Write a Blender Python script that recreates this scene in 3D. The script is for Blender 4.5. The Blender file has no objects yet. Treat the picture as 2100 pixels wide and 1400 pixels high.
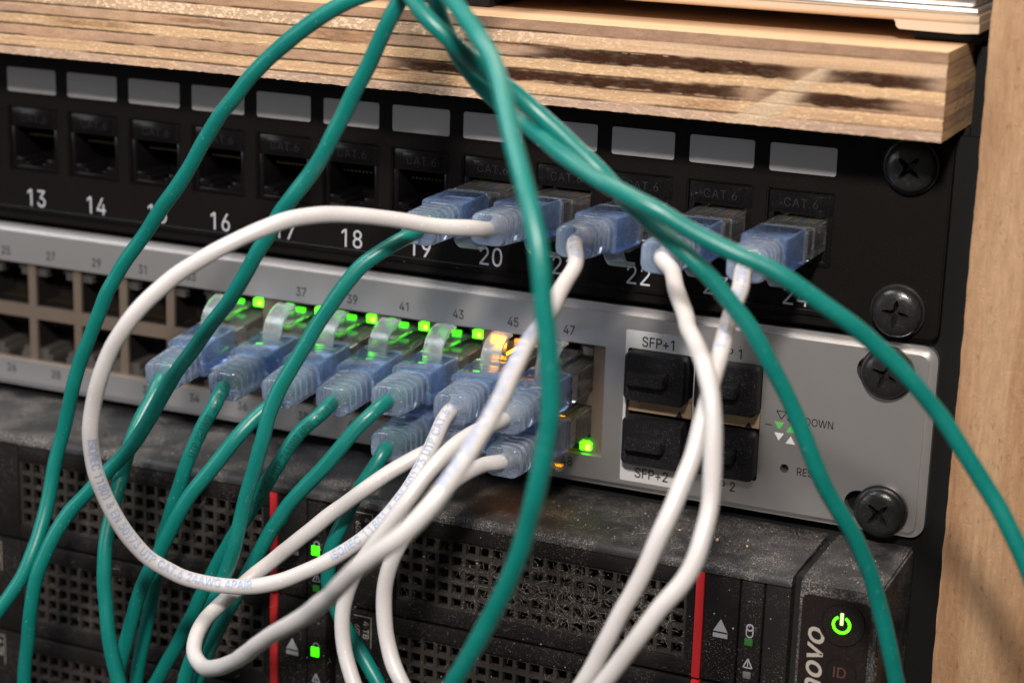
import bpy, bmesh, math, random
import numpy as np
from mathutils import Vector, Matrix
from mathutils.geometry import tessellate_polygon, delaunay_2d_cdt

MM = 0.001
random.seed(7)
sc = bpy.context.scene
COL = sc.collection

# ------------------------------------------------------------------ camera
cam_d = bpy.data.cameras.new('camera')
cam = bpy.data.objects.new('camera', cam_d)
COL.objects.link(cam)
cam.location = (325.294 * MM, -418.724 * MM, 111.272 * MM)
cam.rotation_euler = (1.3063429, -0.0300829, 0.4191780)
cam_d.sensor_width = 36.0
cam_d.lens = 71.72
cam_d.clip_start = 0.02
cam_d.clip_end = 20.0
cam_d.dof.use_dof = True
cam_d.dof.focus_distance = 0.447
cam_d.dof.aperture_fstop = 12.0
cam_d.dof.aperture_blades = 9
sc.camera = cam

# ------------------------------------------------------------------ light
world = bpy.data.worlds.new('World')
sc.world = world
world.use_nodes = True
bg = world.node_tree.nodes['Background']
bg.inputs[0].default_value = (1.0, 0.93, 0.86, 1)
bg.inputs[1].default_value = 0.09
sc.view_settings.view_transform = 'Standard'
sc.view_settings.look = 'None'
sc.view_settings.gamma = 1.0
sc.view_settings.exposure = -0.25
sc.render.engine = 'CYCLES'
sc.cycles.use_denoising = True
sc.cycles.max_bounces = 14
sc.cycles.transmission_bounces = 10
sc.cycles.transparent_max_bounces = 10

def area_lamp(name, loc, target, size, power, color):
    d = bpy.data.lights.new(name, 'AREA')
    d.shape = 'RECTANGLE'
    d.size, d.size_y = size
    d.energy = power
    d.color = color
    o = bpy.data.objects.new(name, d)
    o.location = Vector(loc) * MM
    v = (Vector(target) - Vector(loc)).normalized()
    o.rotation_euler = v.to_track_quat('-Z', 'Y').to_euler()
    COL.objects.link(o)
    return o

area_lamp('front_lamp', (330, -560, 420), (140, -10, 0), (0.07, 0.07), 8.4, (1.0, 0.92, 0.84))
area_lamp('overhead_lamp', (120, 60, 900), (140, 0, 0), (0.35, 0.22), 7.0, (1.0, 0.86, 0.72))
area_lamp('side_fill', (-330, -380, 700), (80, 0, 0), (0.42, 0.30), 6.5, (0.92, 0.96, 1.0))  # added soft fill, set so the switch's top bevel catches a highlight
area_lamp('far_lamp', (-700, -700, 250), (60, 0, 0), (0.35, 0.35), 2.2, (0.92, 0.95, 1.0))

# ------------------------------------------------------------------ materials
def nt(name):
    m = bpy.data.materials.new(name)
    m.use_nodes = True
    t = m.node_tree
    return m, t, t.nodes['Principled BSDF']

def coords(t, scale, stretch=(1, 1, 1)):
    tc = t.nodes.new('ShaderNodeTexCoord')
    mp = t.nodes.new('ShaderNodeMapping')
    mp.inputs['Scale'].default_value = [1000 * scale * s for s in stretch]
    t.links.new(tc.outputs['Object'], mp.inputs['Vector'])
    return mp.outputs[0]

def noise(t, scale, stretch=(1, 1, 1), detail=4, rough=0.6, dist=0.0):
    n = t.nodes.new('ShaderNodeTexNoise')
    n.inputs['Scale'].default_value = 1.0
    n.inputs['Detail'].default_value = detail
    n.inputs['Roughness'].default_value = rough
    n.inputs['Distortion'].default_value = dist
    t.links.new(coords(t, scale, stretch), n.inputs['Vector'])
    return n.outputs['Fac']

def ramp(t, src, stops, interp='LINEAR'):
    r = t.nodes.new('ShaderNodeValToRGB')
    r.color_ramp.interpolation = interp
    els = r.color_ramp.elements
    while len(els) < len(stops):
        els.new(0.5)
    for e, (p, c) in zip(els, stops):
        e.position = p
        e.color = c if len(c) == 4 else (*c, 1)
    t.links.new(src, r.inputs[0])
    return r.outputs[0]

def mixc(t, fac, a, b, mode='MIX'):
    m = t.nodes.new('ShaderNodeMix')
    m.data_type = 'RGBA'
    m.blend_type = mode
    for s, v in ((m.inputs[0], fac), (m.inputs[6], a), (m.inputs[7], b)):
        if isinstance(v, (int, float)):
            s.default_value = v
        elif isinstance(v, tuple):
            s.default_value = v if len(v) == 4 else (*v, 1)
        else:
            t.links.new(v, s)
    return m.outputs[2]

def bump(t, p, src, dist, strength=1.0):
    b = t.nodes.new('ShaderNodeBump')
    b.inputs['Strength'].default_value = strength
    b.inputs['Distance'].default_value = dist * MM
    t.links.new(src, b.inputs['Height'])
    t.links.new(b.outputs[0], p.inputs['Normal'])

def mat(name, color, rough=0.5, metal=0.0, grain=None, dust=0.0, bumps=None, coat=0.0, spec=None, var=0.0, dlo=(0.60, 0.72)):
    m, t, p = nt(name)
    p.inputs['Roughness'].default_value = rough
    p.inputs['Metallic'].default_value = metal
    p.inputs['Coat Weight'].default_value = coat
    if spec is not None:
        p.inputs['Specular IOR Level'].default_value = spec
    base = (*color, 1)
    if var:
        n = noise(t, 0.12, detail=5)
        base = mixc(t, n, tuple(c * (1 - var) for c in color), tuple(min(1, c * (1 + var)) for c in color))
    if dust:
        sp = ramp(t, noise(t, 3.2, detail=2, rough=0.7), [(dlo[0], (0, 0, 0)), (dlo[1], (1, 1, 1))])
        cl = ramp(t, noise(t, 0.09, detail=6), [(0.42, (0, 0, 0)), (0.64, (1, 1, 1))])
        k = t.nodes.new('ShaderNodeMath'); k.operation = 'MULTIPLY'
        t.links.new(sp, k.inputs[0]); t.links.new(cl, k.inputs[1])
        k2 = t.nodes.new('ShaderNodeMath'); k2.operation = 'MULTIPLY'
        t.links.new(k.outputs[0], k2.inputs[0]); k2.inputs[1].default_value = dust
        base = mixc(t, k2.outputs[0], base, (0.42, 0.38, 0.34))
    if isinstance(base, tuple):
        p.inputs['Base Color'].default_value = base
    else:
        t.links.new(base, p.inputs['Base Color'])
    if bumps:
        bump(t, p, noise(t, bumps[0], detail=3), bumps[1])
    return m

def emit(name, color, strength, base=(0.02, 0.02, 0.02)):
    m, t, p = nt(name)
    p.inputs['Base Color'].default_value = (*base, 1)
    p.inputs['Emission Color'].default_value = (*color, 1)
    p.inputs['Emission Strength'].default_value = strength
    p.inputs['Roughness'].default_value = 0.3
    return m

M = {}
M['black_metal'] = mat('black_powder_coat', (0.006, 0.0048, 0.0045), 0.50, spec=0.09, dust=0.08, bumps=(2.5, 0.05))
M['black_gloss'] = mat('black_glossy_plastic', (0.005, 0.0046, 0.0048), 0.22, spec=0.18, dust=0.06)
M['black_hole'] = mat('dark_cavity', (0.004, 0.004, 0.004), 0.8)
M['rail'] = mat('black_rail', (0.006, 0.006, 0.006), 0.6, spec=0.15, dust=0.03)
M['print_grey'] = mat('grey_print', (0.42, 0.43, 0.47), 0.6)
M['label'] = mat('grey_paper_label', (0.40, 0.39, 0.395), 0.6, spec=0.2, var=0.03)
M['silver'] = mat('silver_painted_steel', (0.66, 0.64, 0.635), 0.38, metal=0.92, bumps=(6, 0.012), var=0.03)
M['silver_panel'] = mat('pale_silver_print', (0.68, 0.68, 0.69), 0.42, metal=0.35, bumps=(6, 0.01))
M['port_frame'] = mat('nickel_port_shield', (0.21, 0.16, 0.125), 0.45, metal=0.6, var=0.1)
M['black_ink'] = mat('black_print', (0.012, 0.012, 0.012), 0.5)
M['gold'] = mat('gold_contact', (0.75, 0.50, 0.18), 0.25, metal=1.0)
M['screw'] = mat('black_oxide_screw', (0.014, 0.0135, 0.014), 0.28, metal=0.1, spec=0.6, dust=0.2, bumps=(1.6, 0.05))
M['server'] = mat('black_textured_plastic', (0.009, 0.008, 0.0078), 0.50, spec=0.14, dust=0.5, bumps=(3.5, 0.07))
M['server_top'] = mat('dusty_black_bezel', (0.020, 0.0195, 0.021), 0.44, spec=0.35, dust=0.75, bumps=(3.0, 0.16), dlo=(0.50, 0.64))
M['grille'] = mat('dusty_grille', (0.029, 0.025, 0.0225), 0.8, spec=0.12, dust=0.9, bumps=(3.0, 0.15), var=0.4)
M['ear_gloss'] = mat('brown_black_gloss', (0.013, 0.0095, 0.009), 0.16, spec=0.4, dust=0.10)
M['red'] = mat('red_plastic', (0.42, 0.018, 0.022), 0.35, dust=0.2)
M['icon'] = mat('icon_print', (0.26, 0.26, 0.28), 0.6)
M['logo'] = mat('logo_print', (0.34, 0.30, 0.26), 0.5)
M['id_print'] = mat('dim_id_print', (0.09, 0.035, 0.03), 0.5)
M['rubber'] = mat('black_rubber', (0.0065, 0.0065, 0.008), 0.50, spec=0.25, dust=0.45, bumps=(3, 0.05))
M['gold_paper'] = mat('tan_metal_strip', (0.50, 0.35, 0.22), 0.45, metal=0.4, dust=0.3)
M['green_print'] = mat('green_print', (0.10, 0.50, 0.10), 0.5)
M['white_print'] = mat('white_print', (0.75, 0.75, 0.76), 0.5)
M['led_green'] = emit('green_led', (0.04, 1.0, 0.0), 3.0)
M['led_green_core'] = emit('green_led_core', (0.055, 1.0, 0.002), 8.0)
M['led_dim'] = emit('dim_green_led', (0.02, 0.40, 0.01), 0.25)
M['led_off'] = mat('unlit_led', (0.10, 0.10, 0.09), 0.3)
M['led_amber'] = emit('amber_led', (1.0, 0.30, 0.0), 2.2)
M['silver_case'] = mat('silver_case_metal', (0.72, 0.70, 0.68), 0.25, metal=0.9)
M['beige_case'] = mat('champagne_case', (0.62, 0.49, 0.36), 0.35, metal=0.25)
M['dust'] = mat('grey_lint', (0.36, 0.32, 0.29), 0.9)
M['blue_ink'] = mat('blue_ink', (0.27, 0.35, 0.54), 0.5)
M['dark_ink'] = mat('dark_ink', (0.005, 0.07, 0.06), 0.5)

M['led_amber_strong'] = emit('bright_amber_led', (1.0, 0.36, 0.0), 16.0)
M['led_hot'] = emit('hot_green_led', (0.20, 1.0, 0.03), 7.0)

M['port_inner'] = mat('shaded_port_walls', (0.012, 0.011, 0.010), 0.4, spec=0.3)  # shade inside the ports put into the colour of the deeper walls
M['led_seat'] = mat('grey_led_seat', (0.05, 0.045, 0.04), 0.5)
M['shaded_gold'] = mat('shaded_gold_contact', (0.03, 0.02, 0.01), 0.5, metal=0.3)  # gold pins with the shade of the port recess in their colour
M['led_green_soft'] = emit('soft_green_led', (0.06, 1.0, 0.0), 1.6)
def cable_mat(name, c, rough, sss, mott):
    m, t, p = nt(name)
    n = noise(t, 0.25, detail=3)
    base = mixc(t, n, tuple(v * (1 - mott) for v in c), tuple(min(1, v * (1 + mott)) for v in c))
    sp = ramp(t, noise(t, 2.2, detail=1), [(0.715, (0, 0, 0)), (0.75, (1, 1, 1))])
    base = mixc(t, sp, base, tuple(min(1, v * 1.3 + 0.12) for v in c))
    t.links.new(base, p.inputs['Base Color'])
    p.inputs['Roughness'].default_value = rough
    p.inputs['Subsurface Weight'].default_value = sss
    p.inputs['Subsurface Radius'].default_value = (1, 0.9, 0.8)
    p.inputs['Subsurface Scale'].default_value = 0.0006
    bump(t, p, noise(t, 1.2, detail=2), 0.02)
    return m
M['green_cable'] = cable_mat('green_cable_jacket', (0.001, 0.142, 0.122), 0.36, 0.0, 0.10)
M['white_cable'] = cable_mat('white_cable_jacket', (0.49, 0.47, 0.47), 0.42, 0.08, 0.03)

def translucent(name, c, trans, rough, cloudy, dust=0.7, ior=1.38, absorb=None, density=0.0, cloud_col=None, gl=(0.18, 0.7)):
    m, t, p = nt(name)
    sp = ramp(t, noise(t, 3.6, detail=1, rough=0.5), [(0.685, (0, 0, 0)), (0.73, (1, 1, 1))])
    cl = noise(t, 0.12, detail=0)
    k = t.nodes.new('ShaderNodeMath'); k.operation = 'MULTIPLY'
    t.links.new(sp, k.inputs[0]); k.inputs[1].default_value = dust
    p.inputs['Base Color'].default_value = (*c, 1)
    p.inputs['IOR'].default_value = ior
    p.inputs['Roughness'].default_value = rough
    p.inputs['Transmission Weight'].default_value = trans
    cc = cloud_col or c
    cm = mixc(t, cl, tuple(v * 0.7 for v in cc), tuple(min(1, v * 1.3) for v in cc))
    tr = t.nodes.new('ShaderNodeBsdfTranslucent'); t.links.new(cm, tr.inputs['Color'])
    df = t.nodes.new('ShaderNodeBsdfPrincipled'); t.links.new(cm, df.inputs['Base Color'])
    df.inputs['Roughness'].default_value = gl[0]; df.inputs['Specular IOR Level'].default_value = gl[1]
    m1 = t.nodes.new('ShaderNodeMixShader'); m1.inputs[0].default_value = 0.5
    t.links.new(tr.outputs[0], m1.inputs[1]); t.links.new(df.outputs[0], m1.inputs[2])
    mx = t.nodes.new('ShaderNodeMixShader')
    f = t.nodes.new('ShaderNodeMapRange')
    t.links.new(cl, f.inputs[0]); f.inputs[1].default_value = 0.3; f.inputs[2].default_value = 0.7
    f.inputs[3].default_value = cloudy * 0.5; f.inputs[4].default_value = cloudy * 1.5
    t.links.new(f.outputs[0], mx.inputs[0])
    t.links.new(p.outputs[0], mx.inputs[1]); t.links.new(m1.outputs[0], mx.inputs[2])
    d2 = t.nodes.new('ShaderNodeBsdfDiffuse'); d2.inputs[0].default_value = (0.85, 0.87, 0.90, 1)
    m3 = t.nodes.new('ShaderNodeMixShader')
    t.links.new(k.outputs[0], m3.inputs[0]); t.links.new(mx.outputs[0], m3.inputs[1]); t.links.new(d2.outputs[0], m3.inputs[2])
    t.links.new(m3.outputs[0], t.nodes['Material Output'].inputs['Surface'])
    if absorb:
        v = t.nodes.new('ShaderNodeVolumeAbsorption')
        v.inputs[0].default_value = (*absorb, 1); v.inputs[1].default_value = density
        t.links.new(v.outputs[0], t.nodes['Material Output'].inputs['Volume'])
    return m
M['boot'] = translucent('blue_translucent_boot', (0.86, 0.92, 1.0), 0.96, 0.06, 0.22, dust=0.6, ior=1.46, gl=(0.12, 0.9), absorb=(0.13, 0.42, 0.88), density=85, cloud_col=(0.25, 0.48, 0.92))
M['tail'] = translucent('frosted_strain_relief', (0.93, 0.95, 1.0), 0.97, 0.04, 0.15, dust=0.4, ior=1.47, absorb=(0.28, 0.52, 0.95), density=38, cloud_col=(0.50, 0.65, 0.97), gl=(0.12, 0.9))
M['hook'] = translucent('clear_frosted_hook', (0.95, 0.97, 1.0), 0.94, 0.20, 0.22, dust=0.4, cloud_col=(0.50, 0.60, 0.64), gl=(0.4, 0.25))
M['clear'] = translucent('clear_polycarbonate', (0.97, 0.97, 0.97), 0.98, 0.07, 0.07, dust=0.22, ior=1.50, cloud_col=(0.60, 0.62, 0.62))

def wood_post_mat():
    m, t, p = nt('pine_wood')
    g = noise(t, 0.10, (1, 1, 0.06), detail=8, rough=0.62, dist=0.6)
    base = ramp(t, g, [(0.28, (0.23, 0.115, 0.054)), (0.45, (0.34, 0.19, 0.097)), (0.60, (0.41, 0.255, 0.142)), (0.78, (0.29, 0.15, 0.074))])
    f = ramp(t, noise(t, 1.6, (1, 1, 0.12), detail=4), [(0.3, (0.86, 0.86, 0.86)), (0.7, (1.1, 1.1, 1.1))])
    base = mixc(t, 1.0, base, f, 'MULTIPLY')
    t.links.new(base, p.inputs['Base Color'])
    p.inputs['Roughness'].default_value = 0.55
    a = noise(t, 0.55, (1, 1, 0.45), detail=8, rough=0.75, dist=0.8)
    pit = ramp(t, noise(t, 0.8, (1, 1, 0.5), detail=3), [(0.62, (1, 1, 1)), (0.72, (0.62, 0.55, 0.5))])
    base = mixc(t, 0.8, base, pit, 'MULTIPLY')
    t.links.new(base, p.inputs['Base Color'])
    bump(t, p, a, 0.45)
    return m
M['pine'] = wood_post_mat()

def ply_mat(top=False):
    m, t, p = nt('plywood_face' if top else 'plywood_edge')
    if top:
        g = noise(t, 0.25, (0.05, 1, 1), detail=6)
        base = ramp(t, g, [(0.3, (0.52, 0.32, 0.175)), (0.7, (0.62, 0.41, 0.25))])
    else:
        p.inputs['Specular IOR Level'].default_value = 0.0
        a = t.nodes.new('ShaderNodeVertexColor'); a.layer_name = 'wood'
        f = ramp(t, noise(t, 1.4, (1, 1, 1.4), detail=6, rough=0.7), [(0.25, (0.80, 0.80, 0.80)), (0.75, (1.17, 1.17, 1.17))])
        base = mixc(t, 1.0, a.outputs[0], f, 'MULTIPLY')
    t.links.new(base, p.inputs['Base Color'])
    p.inputs['Roughness'].default_value = 0.6 if top else 0.75
    bump(t, p, noise(t, 3.0, (0.7, 1, 1), detail=5, rough=0.7), 0.04 if top else 0.12)
    return m
M['ply_edge'] = ply_mat()
M['ply_top'] = ply_mat(True)

# ------------------------------------------------------------------ mesh helpers (mm in, metres out)
def origin(o):
    v = Vector((0, 0, 0))
    while o is not None:
        v += o.location
        o = o.parent
    return v

def link(name, me, m, parent=None, loc=None):
    o = bpy.data.objects.new(name, me)
    COL.objects.link(o)
    if m is not None and not me.materials:
        for mm in (m if isinstance(m, (list, tuple)) else [m]):
            me.materials.append(M[mm] if isinstance(mm, str) else mm)
    if parent is not None:
        o.parent = parent
    if loc is not None:
        o.location = loc
    return o

def tag(o, label, cat, group=None, kind=None):
    o['label'] = label
    o['category'] = cat
    if group: o['group'] = group
    if kind: o['kind'] = kind
    return o

def empty(name, loc_mm, label, cat, group=None):
    o = bpy.data.objects.new(name, None)
    o.empty_display_size = 0.005
    COL.objects.link(o)
    o.location = Vector(loc_mm) * MM
    return tag(o, label, cat, group)

class MB:
    """collects pieces of one mesh, coordinates in mm (world)"""
    def __init__(s):
        s.bm = bmesh.new()
    def box(s, x0, x1, y0, y1, z0, z1, bev=0.0, seg=2, mi=0):
        r = bmesh.ops.create_cube(s.bm, size=1.0)
        vs = r['verts']
        bmesh.ops.scale(s.bm, verts=vs, vec=(abs(x1 - x0), abs(y1 - y0), abs(z1 - z0)))
        bmesh.ops.translate(s.bm, verts=vs, vec=((x0 + x1) / 2, (y0 + y1) / 2, (z0 + z1) / 2))
        fs = set(f for v in vs for f in v.link_faces)
        for f in fs: f.material_index = mi
        if bev > 0:
            es = list(set(e for v in vs for e in v.link_edges))
            bmesh.ops.bevel(s.bm, geom=es, offset=bev, segments=seg, affect='EDGES', profile=0.5)
        return s
    def prism(s, poly, y0, y1, axis='y', mi=0):
        """extrude a polygon given as (x,z) from y0 to y1 (axis 'x': (y,z) along x)"""
        def P(a, b, d):
            return (a, d, b) if axis == 'y' else (d, a, b)
        va = [s.bm.verts.new(P(a, b, y0)) for a, b in poly]
        vb = [s.bm.verts.new(P(a, b, y1)) for a, b in poly]
        n = len(poly)
        fs = [s.bm.faces.new(va), s.bm.faces.new(list(reversed(vb)))]
        for i in range(n):
            fs.append(s.bm.faces.new([va[i], vb[i], vb[(i + 1) % n], va[(i + 1) % n]]))
        for f in fs: f.material_index = mi
        return s
    def loft(s, rings, cap=True, mi=0):
        """rings: lists of equal length of points"""
        R = [[s.bm.verts.new(p) for p in r] for r in rings]
        n = len(R[0])
        for a, b in zip(R, R[1:]):
            for i in range(n):
                s.bm.faces.new([a[i], a[(i + 1) % n], b[(i + 1) % n], b[i]]).material_index = mi
        if cap:
            s.bm.faces.new(list(reversed(R[0]))).material_index = mi
            s.bm.faces.new(R[-1]).material_index = mi
        return s
    def cyl(s, c, r, y0, y1, n=32, r1=None, mi=0):
        r1 = r if r1 is None else r1
        A = [(c[0] + r * math.cos(2 * math.pi * i / n), y0, c[1] + r * math.sin(2 * math.pi * i / n)) for i in range(n)]
        B = [(c[0] + r1 * math.cos(2 * math.pi * i / n), y1, c[1] + r1 * math.sin(2 * math.pi * i / n)) for i in range(n)]
        return s.loft([A, B], mi=mi)
    def ring(s, c, r0, r1, y0, y1, n=36, mi=0, a0=0, a1=360):
        full = abs(a1 - a0) >= 360
        k = n if full else n + 1
        L = []
        for i in range(k):
            a = math.radians(a0 + (a1 - a0) * i / n)
            L.append([(c[0] + r * math.cos(a), y, c[1] + r * math.sin(a)) for r, y in ((r0, y0), (r1, y0), (r1, y1), (r0, y1))])
        V = [[s.bm.verts.new(p) for p in l] for l in L]
        rng = range(k) if full else range(k - 1)
        for i in rng:
            a, b = V[i], V[(i + 1) % k]
            for j in range(4):
                s.bm.faces.new([a[j], a[(j + 1) % 4], b[(j + 1) % 4], b[j]]).material_index = mi
        if not full:
            s.bm.faces.new(V[0]); s.bm.faces.new(list(reversed(V[-1])))
        return s
    def sweep(s, pts, w, h, axis=(1, 0, 0), mi=0):
        """rectangular strip of width w (along axis) and thickness h following pts in the y-z plane"""
        rings = []
        ax = Vector(axis)
        for i, p in enumerate(pts):
            p = Vector(p)
            t = (Vector(pts[min(i + 1, len(pts) - 1)]) - Vector(pts[max(i - 1, 0)])).normalized()
            nrm = t.cross(ax).normalized()
            rings.append([p + ax * w / 2 + nrm * h / 2, p - ax * w / 2 + nrm * h / 2, p - ax * w / 2 - nrm * h / 2, p + ax * w / 2 - nrm * h / 2])
        return s.loft(rings, mi=mi)
    def mesh(s, name, org=None, smooth=None):
        bmesh.ops.recalc_face_normals(s.bm, faces=s.bm.faces[:])
        me = bpy.data.meshes.new(name)
        s.bm.to_mesh(me); s.bm.free()
        n = len(me.vertices)
        co = np.empty(n * 3, np.float32); me.vertices.foreach_get('co', co)
        co = co.reshape(-1, 3) * MM
        if org is not None:
            co = co - np.array(org[:], np.float32)
        me.vertices.foreach_set('co', co.ravel())
        me.update()
        if smooth is not None:
            me.shade_smooth()
            me.set_sharp_from_angle(angle=math.radians(smooth))
        return me
    def build(s, name, m, parent=None, smooth=35):
        org = origin(parent) if parent is not None else None
        return link(name, s.mesh(name, org, smooth), m, parent)

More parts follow.
